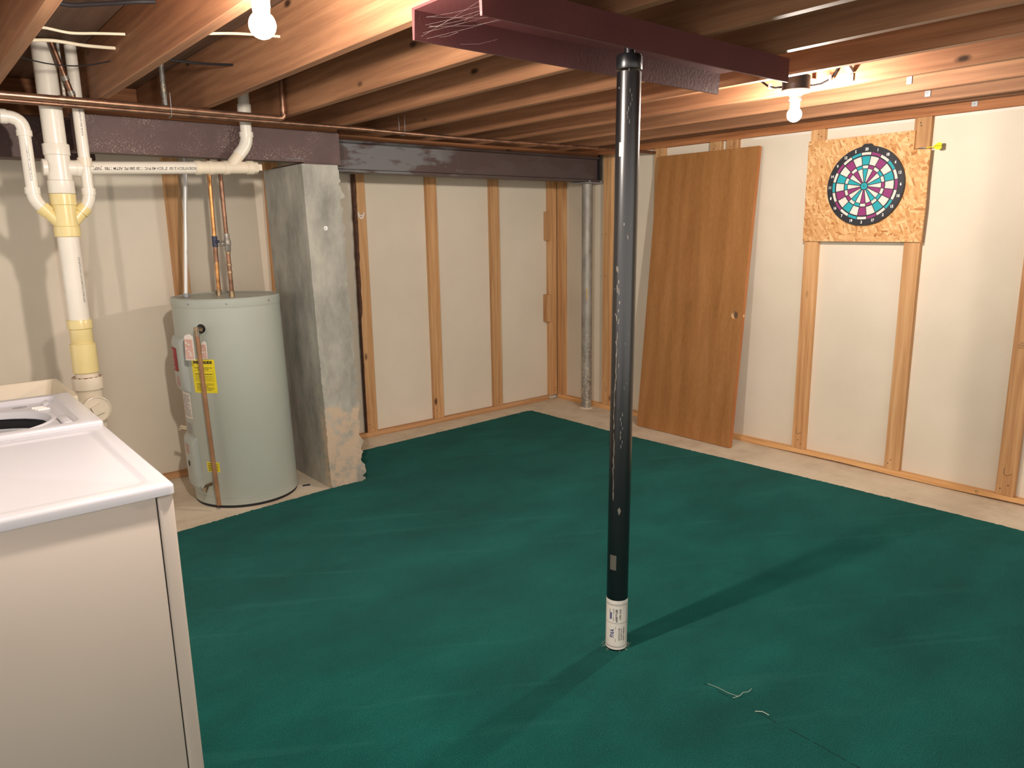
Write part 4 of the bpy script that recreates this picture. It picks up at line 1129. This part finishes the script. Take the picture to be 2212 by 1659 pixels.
htank([(HR + 0.001, 0.058), (HR + 0.0022, 0.060), (HR + 0.001, 0.062)], 'base_seam', 'tank_cover')
for a in (-109, -150, -60, -20):
    m = MB(); p0 = hfr(a, 1.150, HR + 0.003); d = (hfr(a, 1.150, 1) - hfr(a, 1.150, 0)).normalized()
    m.lathe([(0.006, 0), (0.005, 0.003), (0, 0.004)], p0, d, 12); m.done('lid_screw', 'zinc', t)
def hpatch(a0, a1, z0, z1, name, mat, off=0.001, na=10, par=None):
    m = MB(); P = []; fs = []; nz = 2
    for j in range(nz + 1):
        for i in range(na + 1): P.append(hfr(a0 + (a1 - a0) * i / na, z0 + (z1 - z0) * j / nz, HR + off))
    for j in range(nz):
        for i in range(na): q = j * (na + 1) + i; fs.append((q, q + 1, q + na + 2, q + na + 1))
    m.poly(P, fs); return m.done(name, mat, par or t, smooth=True)
def hcover(a0, a1, z0, z1, dep, name):
    """raised access cover with rounded rim that follows the tank"""
    m = MB(); P = []; fs = []
    lv = [(0, 0.0), (0, dep * 0.7), (0.12, dep), (0.88, dep), (1, dep * 0.7), (1, 0.0)]
    na, nzz = 14, 10; rows = []
    def dd(t_): return dep * min(1, (min(t_, 1 - t_) / 0.10)) ** 0.5 if 0 < t_ < 1 else 0
    for j in range(nzz + 1):
        tz = [0, 0.012, 0.03, 0.06, 0.12, 0.5, 0.88, 0.94, 0.97, 0.988, 1][j]
        row = []
        for i in range(na + 1):
            ta = [0, 0.02, 0.05, 0.10, 0.18, 0.3, 0.42, 0.58, 0.7, 0.78, 0.86, 0.92, 0.96, 0.985, 1][i]
            h = min(dd(ta), dd(tz) if tz not in (0, 1) else 0)
            row.append(len(P)); P.append(hfr(a0 + (a1 - a0) * ta, z0 + (z1 - z0) * tz, HR + h))
        rows.append(row)
    for A, B in zip(rows, rows[1:]):
        for i in range(na): fs.append((A[i], A[i + 1], B[i + 1], B[i]))
    m.poly(P, fs); return m.done(name, 'tank_cover', t, smooth=True, angle=60)
cv = hcover(-208, -162, 0.655, 0.968, 0.024, 'upper_access_cover')
hpatch(-196, -174, 0.775, 0.908, 'warning_label', 'label_red', 0.0252, par=cv)
m = MB(); lines_block(m, lambda x, y: hfr(-189 + x * 100, 0.84 + y, HR + 0.026), -0.06, 0.07, -0.055, 0.055, 12, 0.003, 31); m.done('label_print', 'label_white', cv)
m = MB(); lines_block(m, lambda x, y: hfr(-180 + x * 100, 0.72 + y, HR + 0.0252), -0.03, 0.06, -0.03, 0.03, 5, 0.005, 32); m.done('red_print', 'ink_red', cv)
cv = hcover(-208, -162.5, 0.090, 0.400, 0.024, 'lower_access_cover')
m = MB(); lines_block(m, lambda x, y: hfr(-180 + x * 100, 0.33 + y, HR + 0.0252), -0.03, 0.06, -0.03, 0.03, 5, 0.005, 33); m.done('red_print', 'ink_red', cv)
m = MB(); P = [hfr(-178 + 2.2 * math.cos(2 * PI * i / 20), 0.245 + 0.018 * math.sin(2 * PI * i / 20), HR + 0.0256) for i in range(20)]; m.poly(P, [tuple(range(20))]); m.done('cover_slot', 'gap_black', cv)
# cable stub at the side of the cover
m = MB()
for dz_ in (0.0, 0.012): m.tube([hfr(-196, 0.42 + dz_, HR), hfr(-200, 0.425 + dz_, HR + 0.03), hfr(-205, 0.405 + dz_, HR + 0.045)], 0.0045, 6)
m.done('cable_stub', 'cable', t)
def label(a0, a1, z0, z1, name, mat, nlines, seed, ink='ink_black', th=0.003):
    l = hpatch(a0, a1, z0, z1, name, mat)
    wdt = math.radians(a1 - a0); ac = (a0 + a1) / 2; zc = (z0 + z1) / 2
    m = MB(); lines_block(m, lambda x, y: hfr(ac + math.degrees(x), zc + y, HR + 0.0018), -wdt * 0.42, wdt * 0.42, -(z1 - z0) * 0.45, (z1 - z0) * 0.42, nlines, th, seed)
    m.done('label_print', ink, l); return l
label(-190, -165.5, 0.508, 0.656, 'instruction_label', 'label_white', 18, 41, 'ink_grey', 0.003)
label(-186, -168.8, 0.410, 0.484, 'rating_plate', 'label_grey', 7, 42, 'ink_black', 0.002)
l = hpatch(-155.5, -128, 0.666, 0.852, 'energy_label', 'label_yellow')
m = MB()
fe = lambda x, y: hfr(-141.8 + math.degrees(x / HR), 0.759 + y, HR + 0.0018)
text_on(m, 'ENERGYGUIDE', 0.0195, lambda x, y: fe(x, y + 0.076), sx=0.86, bold=0.0012)
text_on(m, 'Compare the Energy Use of this Water Heater', 0.0075, lambda x, y: fe(x, y + 0.047), sx=0.76, bold=0.0002)
text_on(m, 'with Others Before You Buy.', 0.0075, lambda x, y: fe(x, y + 0.038), sx=0.76, bold=0.0002)
def fpatch(mb_, fn_, u0, u1, v0, v1):
    n = 8; mb_.poly([fn_(u0 + (u1 - u0) * i / n, v0) for i in range(n + 1)] + [fn_(u0 + (u1 - u0) * i / n, v1) for i in range(n + 1)], [(i, i + 1, n + 2 + i, n + 1 + i) for i in range(n)])
fpatch(m, fe, -0.052, 0.052, 0.010, 0.0135)
for a, b, c, d in ((-0.058, 0.058, 0.030, 0.0308), (-0.058, 0.058, -0.028, -0.0272), (-0.058, -0.0572, -0.028, 0.030), (0.0572, 0.058, -0.028, 0.030)): fpatch(m, fe, a, b, c, d)
lines_block(m, lambda x, y: fe(x, y), -0.052, 0.052, -0.024, 0.004, 4, 0.0016, 51)
lines_block(m, lambda x, y: fe(x, y), -0.052, 0.052, -0.082, -0.038, 6, 0.0022, 52)
m.done('label_print', 'ink_black', l)
label(-151.5, -136, 0.214, 0.270, 'small_yellow_label', 'label_yellow', 5, 43, 'ink_black', 0.004)
# relief valve, tags, discharge pipe
vd = (hfr(-138, 1.02, 1) - hfr(-138, 1.02, 0)).normalized(); pv = hfr(-138, 1.02)
m = MB(); m.lathe([(0.038, -0.002), (0.037, 0.0015), (0.026, 0.002), (0.024, 0.0)], pv, vd, 32); m.done('valve_rosette', 'tank', t, smooth=True)
m = MB(); m.lathe([(0.0245, 0.0012), (0, 0.0013)], pv, vd, 28); m.done('valve_hole', 'gap_black', t)
rv = MB(); side = Vector((-vd.y, vd.x, 0)) * -1.0
pe = pv + vd * 0.045 + Vector((-0.012, 0.004, -0.008))
rv.cyl(pv, pv + vd * 0.05, 0.012, n=12); rv.cyl(pv + vd * 0.045 + Vector((0, 0, 0.014)), pv + vd * 0.045 - Vector((0, 0, 0.03)), 0.013, n=12)
rv.cyl(pv + vd * 0.045 + side * -0.03, pv + vd * 0.045 + side * 0.005, 0.010, n=10)
rvo = rv.done('relief_valve', 'brass', t, smooth=True, angle=40)
m = MB(); q = pv + vd * 0.058 - side * 0.018
m.tube([q + Vector((0, 0, 0.012)), q - Vector((0, 0, 0.006)) , q - Vector((0, 0, 0.035)) + vd * 0.004], 0.0025, 6); m.done('valve_lever', 'steel_grey', rvo)
m = MB(); ptop = hfr(-138, 1.005, HR + 0.045); m.tube([hfr(-138, 0.995, HR + 0.045), hfr(-138, 0.50, HR + 0.043), hfr(-136.8, 0.036, HR + 0.046)], 0.0118, 16); m.done('discharge_pipe', 'weathered_pipe', t, smooth=True)
def tagcard(a0, a1, z0, z1, off, nm, seed):
    m = MB()
    p = [hfr(a0, z0, HR + off + 0.004), hfr(a1, z0, HR + off + 0.004), hfr(a1, z1 - 0.014, HR + off), hfr((a0 + a1) / 2 + 1.5, z1, HR + off), hfr(a0 + 1, z1 - 0.01, HR + off)]
    d = (hfr(a0, z0, 1) - hfr(a0, z0, 0)).normalized() * 0.0006
    m.poly(p + [q_ - d for q_ in p], [(0, 1, 2, 3, 4), (9, 8, 7, 6, 5)] + [(i, (i + 1) % 5, 5 + (i + 1) % 5, 5 + i) for i in range(5)])
    o = m.done(nm, 'label_white', t)
    m = MB()
    def f(x, y):
        s = (x + 0.5); return hfr(a0 + (a1 - a0) * s, z0 + (z1 - z0) * (y + 0.5), HR + off + 0.0048)
    lines_block(m, f, -0.42, 0.42, -0.46, 0.30, 14, 0.022, seed); m.done('tag_print', 'ink_red', o)
tagcard(-150.2, -140.6, 0.858, 1.000, 0.062, 'hanging_tag', 61)
tagcard(-140.2, -133.8, 0.856, 0.955, 0.004, 'valve_tag', 62)
# drain valve
dv = (hfr(-150, 0.146, 1) - hfr(-150, 0.146, 0)).normalized(); pd = hfr(-149, 0.142)
m = MB(); m.lathe([(0.034, -0.001), (0.033, 0.0015), (0.016, 0.002)], hfr(-146, 0.142), dv, 28); m.done('drain_rosette', 'tank', t, smooth=True)
m = MB(); m.cyl(pd, pd + dv * 0.045, 0.009, n=12); m.cyl(pd + dv * 0.035, pd + dv * 0.04 + Vector((-0.012, 0.0, -0.032)), 0.011, n=12); m.done('drain_valve', 'brass', t, smooth=True)
m = MB(); c0 = pd + dv * 0.050 + Vector((-0.010, 0.006, 0.018))
P = []
for i in range(24): a = 2 * PI * i / 24; r = 0.021 * (1 + 0.13 * math.cos(4 * a)); P.append((r * math.cos(a), r * math.sin(a)))
sv = Vector((-dv.y, dv.x, 0))
m.prism(P, 0, 0.007, lambda u, v, w_: c0 + sv * u + Vector((0, 0, 1)) * v + dv * w_); m.done('valve_wheel', 'tank_cover', t)
# pipes on top of the heater
t_ = thing('heater_conduit', (-3.322, -0.523, 1.178), 'straight white conduit rising from the left of the water heater top', 'conduit')
m = MB(); m.cyl((-3.322, -0.523, 1.19), (-3.228, -0.500, 2.10), 0.0105, n=18); m.done('tube', 'conduit', t_, smooth=True)
m = MB(); m.cyl((-3.322, -0.523, 1.174), (-3.322, -0.523, 1.196), 0.018, n=18); m.done('connector', 'zinc', t_, smooth=True, angle=30)
t_ = thing('heater_pipe', (-3.149, -0.548, 1.178), 'bright copper pipe on the water heater with a blue valve, left of the pair', 'pipe')
m = MB(); m.cyl((-3.149, -0.548, 1.19), (-3.147, -0.555, 1.44), 0.0112, n=18); m.cyl((-3.147, -0.555, 1.50), (-3.143, -0.56, 2.10), 0.0112, n=18); m.done('tube', 'copper_brass', t_, smooth=True, angle=30)
m = MB(); m.cyl((-3.149, -0.548, 1.174), (-3.149, -0.548, 1.205), 0.0165, n=8); m.done('nipple', 'brass', t_, smooth=True, angle=30)
m = MB(); m.cyl((-3.148, -0.55, 1.35), (-3.148, -0.55, 1.362), 0.0135, n=16); m.done('coupling', 'brass', t_, smooth=True, angle=30)
m = MB(); m.cyl((-3.148, -0.552, 1.362), (-3.147, -0.555, 1.45), 0.0125, n=16); m.done('tarnished_sleeve', 'copper_dark', t_, smooth=True)
m = MB(); m.cyl((-3.147, -0.555, 1.445), (-3.147, -0.555, 1.505), 0.0155, n=14); m.cyl((-3.147, -0.570, 1.475), (-3.130, -0.578, 1.475), 0.008, n=10); m.done('valve', plain('blue_valve', rgb(58, 62, 84), 0.5, 0.3, 0.2, 50), t_, smooth=True, angle=30)
t_ = thing('heater_pipe', (-3.133, -0.711, 1.178), 'dull copper pipe on the water heater with a grey valve body, right of the pair', 'pipe')
m = MB(); m.cyl((-3.133, -0.711, 1.19), (-3.135, -0.705, 2.10), 0.0112, n=18); m.done('tube', 'copper_dark', t_, smooth=True)
for z in (1.305, 1.345, 1.41):
    m = MB(); m.cyl((-3.133, -0.71, z), (-3.133, -0.71, z + 0.010), 0.0138, n=16); m.done('coupling', 'brass', t_, smooth=True, angle=30)
m = MB(); m.cyl((-3.133, -0.711, 1.174), (-3.133, -0.711, 1.205), 0.0165, n=8); m.done('nipple', 'brass', t_, smooth=True, angle=30)
m = MB(); m.lathe([(0.0125, 0), (0.0165, 0.006), (0.0165, 0.03), (0.0195, 0.036), (0.0195, 0.062), (0.015, 0.07), (0.015, 0.098), (0.0125, 0.10)], (-3.133, -0.71, 1.42), n=16)
m.cyl((-3.133, -0.71, 1.462), (-3.163, -0.72, 1.464), 0.007, n=10); m.lathe([(0.008, 0), (0.0155, 0.003), (0.0155, 0.010), (0.007, 0.012)], (-3.163, -0.72, 1.464), (-1, -0.2, 0), 14); m.done('valve', 'solder', t_, smooth=True, angle=35)

# ------------------------------------------------------------------ appliances
# dryer: front faces the room (+x), camera sees its side and top
dx1, dx0, dy0, dy1, dz1 = -4.098, -4.80, -2.948, -2.178, 0.902
t = thing('clothes_dryer', (-4.45, -2.56, 0.007), 'white clothes dryer nearest the camera at the left border', 'dryer')
m = MB(); m.box(dx0, dx1 - 0.041, dy0 + 0.004, dy1, 0.03, 0.872, 0.004, 2); m.done('cabinet', 'cabinet', t, smooth=True, angle=30)
m = MB(); m.box(dx1 - 0.039, dx1, dy0 + 0.002, dy1, 0.03, 0.871, 0.008, 3); m.done('front_panel', 'cabinet', t, smooth=True, angle=30)
m = MB(); m.box(dx1 - 0.042, dx1 - 0.037, dy0 + 0.008, dy1 - 0.005, 0.035, 0.865); m.done('panel_gap', 'gap_black', t)
def top_plate(name, x0, x1, y0, y1, z0, z1, inx0, inx1, iny0, iny1, depth, par, bev=0.010):
    """rounded worktop with a pressed recess"""
    m = MB(); bm = m.bm
    def rr_(x0_, x1_, y0_, y1_, r, z, n=6):
        P = []
        for cx_, cy_, a0 in ((x1_ - r, y1_ - r, 0), (x0_ + r, y1_ - r, PI / 2), (x0_ + r, y0_ + r, PI), (x1_ - r, y0_ + r, 1.5 * PI)):
            for i in range(n + 1): a = a0 + PI / 2 * i / n; P.append((cx_ + r * math.cos(a), cy_ + r * math.sin(a), z))
        return P
    L = [rr_(x0, x1, y0, y1, 0.014, z0), rr_(x0, x1, y0, y1, 0.014, z1 - bev)]
    for k in (1, 2, 3, 4): a = PI / 2 * k / 4; o_ = bev * (1 - math.cos(a)); L.append(rr_(x0 + o_, x1 - o_, y0 + o_, y1 - o_, 0.014, z1 - bev + bev * math.sin(a)))
    L.append(rr_(inx0, inx1, iny0, iny1, 0.035, z1)); L.append(rr_(inx0 + 0.004, inx1 - 0.004, iny0 + 0.004, iny1 - 0.004, 0.033, z1 - depth * 0.25))
    L.append(rr_(inx0 + 0.012, inx1 - 0.012, iny0 + 0.012, iny1 - 0.012, 0.028, z1 - depth * 0.85)); L.append(rr_(inx0 + 0.018, inx1 - 0.018, iny0 + 0.018, iny1 - 0.018, 0.025, z1 - depth))
    rows = [[bm.verts.new(p) for p in r] for r in L]
    for A, B in zip(rows, rows[1:]):
        n = len(A)
        for i in range(n): bm.faces.new([A[i], A[(i + 1) % n], B[(i + 1) % n], B[i]])
    if name == 'top': bm.faces.new(rows[0][::-1])
    return m, rows
m, rows = top_plate('top', dx0, dx1 + 0.004, dy0 - 0.004, dy1, 0.874, dz1, dx0 + 0.06, dx1 - 0.040, dy0 + 0.045, dy1 - 0.045, 0.006, t)
m.bm.faces.new(rows[-1]); m.done('top_panel', 'white_enamel', t, smooth=True, angle=35)
for x in (dx0 + 0.06, dx1 - 0.06):
    for y in (dy0 + 0.06, dy1 - 0.06):
        m = MB(); m.cyl((x, y, 0.0075), (x, y, 0.032), 0.02, n=16); m.done('foot', 'gap_black', t)

# washer: top loader with its lid off view, deck with round opening
wx1, wx0, wy0, wy1, wz1 = -4.100, -4.79, -2.170, -1.560, 0.918
t = thing('washing_machine', (-4.45, -1.865, 0.007), 'white top loading washing machine with open drum between dryer and tub', 'washing machine')
m = MB(); m.box(wx0, wx1, wy0, wy1, 0.03, 0.8735, 0.006, 2)
bmesh.ops.delete(m.bm, geom=[f for f in m.bm.faces if f.normal.z > 0.5 or (f.calc_center_median().z > 0.87)], context='FACES')
m.done('cabinet', 'cabinet', t, smooth=True, angle=30)
wcx, wcy = -4.440, -1.900
rx, ry = 0.232, 0.195
def ell(z, k=1.0, n=28, dx=0.0):
    P = []
    for cx_, cy_, a0 in ((0, 0, 0), (0, 0, PI / 2), (0, 0, PI), (0, 0, 1.5 * PI)):
        for i in range(7): a = a0 + PI / 2 * i / 7 + PI / 56; P.append((wcx + rx * k * math.cos(a), wcy + ry * k * math.sin(a), z))
    return P
m, rows = top_plate('deck', wx0, wx1 + 0.004, wy0 - 0.002, wy1, 0.874, wz1, wx0 + 0.04, wx1 - 0.055, wy0 + 0.040, wy1 - 0.045, 0.018, t)
bm = m.bm; last = rows[-1]
zr = wz1 - 0.018
for k, z in ((1.06, zr - 0.001), (1.04, zr + 0.003), (1.0, zr + 0.002), (0.97, zr - 0.008), (0.95, zr - 0.020)):
    row = [bm.verts.new(p) for p in ell(z, k)]
    n = len(row)
    for i in range(n): bm.faces.new([last[i], last[(i + 1) % n], row[(i + 1) % n], row[i]])
    last = row
m.done('deck', 'white_enamel', t, smooth=True, angle=35)
m = MB(); rows = []
for k, z in ((0.95, zr - 0.018), (0.98, zr - 0.022), (0.98, zr - 0.052), (0.93, zr - 0.054)): rows.append([m.bm.verts.new(p) for p in ell(z, k)])
for A, B in zip(rows, rows[1:]):
    n = len(A)
    for i in range(n): m.bm.faces.new([A[i], A[(i + 1) % n], B[(i + 1) % n], B[i]])
m.done('rubber_seal', 'gap_black', t, smooth=True)
m = MB(); rows = []
for k, z in ((0.93, zr - 0.054), (0.88, zr - 0.058), (0.88, zr - 0.095), (0.96, zr - 0.100), (0.96, zr - 0.40)): rows.append([m.bm.verts.new(p) for p in ell(z, k)])
for A, B in zip(rows, rows[1:]):
    n = len(A)
    for i in range(n): m.bm.faces.new([A[i], A[(i + 1) % n], B[(i + 1) % n], B[i]])
m.bm.faces.new(rows[-1]); m.done('drum', 'drum', t, smooth=True)
m = MB(); rows = []
for k, z in ((0.885, zr - 0.094), (0.84, zr - 0.097), (0.84, zr - 0.115), (0.95, zr - 0.116)): rows.append([m.bm.verts.new(p) for p in ell(z, k)])
for A, B in zip(rows, rows[1:]):
    n = len(A)
    for i in range(n): m.bm.faces.new([A[i], A[(i + 1) % n], B[(i + 1) % n], B[i]])
m.done('inner_ring', 'gap_black', t, smooth=True)
m = MB()
for k in range(3): m.box(-4.245 + k * 0.006, -4.205 + k * 0.006, -1.730 - k * 0.022, -1.718 - k * 0.022, zr - 0.001, zr + 0.006, 0.002, 1)
m.done('bleach_mark', 'white_plastic', t)
m = MB()
for i in range(10):
    a, b = 2 * PI * i / 10, 2 * PI * (i + 0.9) / 10
m.tube([( -4.275 + 0.022 * math.cos(2 * PI * i / 24), -1.665 + 0.012 * math.sin(2 * PI * i / 24), zr + 0.0005) for i in range(25)], 0.0007, 4)
text_on(m, 'HE', 0.014, lambda x, y: (-4.275 + x, -1.665 + y, zr + 0.001), sx=0.9)
m.done('deck_emblem', 'ink_grey', t)
m = MB(); m.lathe([(1, 0), (1.0, 0.006), (0.8, 0.010), (0, 0.010)], (0, 0, 0), n=28)
for v in m.bm.verts: v.co = Vector((-4.190 + v.co.x * 0.014 + v.co.y * 0.008, -1.650 + v.co.y * 0.038, zr - 0.002 + v.co.z))
m.done('lid_rest', 'white_enamel', t, smooth=True)
m = MB(); m.box(-4.200, -4.168, -2.08, -1.95, zr - 0.002, zr + 0.010, 0.008, 3); m.done('lid_latch', 'white_enamel', t, smooth=True)
for x in (wx0 + 0.06, wx1 - 0.06):
    for y in (wy0 + 0.06, wy1 - 0.06):
        m = MB(); m.cyl((x, y, 0.0075), (x, y, 0.032), 0.02, n=16); m.done('foot', 'gap_black', t)

# laundry tub behind the washer
t = thing('laundry_tub', (-4.36, -1.27, 0.0), 'beige plastic laundry tub against the far side of the washing machine', 'tub')
m = MB(); bm = m.bm
def rect(x0, x1, y0, y1, z, r=0.02, n=4):
    P = []
    for cx_, cy_, a0 in ((x1 - r, y1 - r, 0), (x0 + r, y1 - r, PI / 2), (x0 + r, y0 + r, PI), (x1 - r, y0 + r, 1.5 * PI)):
        for i in range(n + 1): a = a0 + PI / 2 * i / n; P.append((cx_ + r * math.cos(a), cy_ + r * math.sin(a), z))
    return P
X0, X1, Y0, Y1, Z = -4.66, -4.062, -1.545, -1.035, 0.892
L = [rect(X0 + 0.05, X1 - 0.05, Y0 + 0.05, Y1 - 0.05, 0.52), rect(X0 + 0.012, X1 - 0.012, Y0 + 0.012, Y1 - 0.012, Z - 0.03), rect(X0, X1, Y0, Y1, Z - 0.028), rect(X0, X1, Y0, Y1, Z - 0.003), rect(X0 + 0.003, X1 - 0.003, Y0 + 0.003, Y1 - 0.003, Z),
     rect(X0 + 0.018, X1 - 0.018, Y0 + 0.018, Y1 - 0.018, Z), rect(X0 + 0.022, X1 - 0.022, Y0 + 0.022, Y1 - 0.022, Z - 0.006), rect(X0 + 0.085, X1 - 0.085, Y0 + 0.085, Y1 - 0.085, 0.56, 0.05)]
rows = [[bm.verts.new(p) for p in r] for r in L]
for A, B in zip(rows, rows[1:]):
    n = len(A)
    for i in range(n): bm.faces.new([A[i], A[(i + 1) % n], B[(i + 1) % n], B[i]])
bm.faces.new(rows[0][::-1]); bm.faces.new(rows[-1])
m.done('basin', 'tub', t, smooth=True, angle=35)
for x, y in ((X0 + 0.06, Y0 + 0.06), (X1 - 0.06, Y0 + 0.06), (X0 + 0.06, Y1 - 0.06), (X1 - 0.06, Y1 - 0.06)):
    m = MB(); m.cyl((x, y, 0.0075 if y < -1.05 else 0.001), (x, y, 0.56), 0.018, n=12); m.done('leg', 'tub', t, smooth=True)
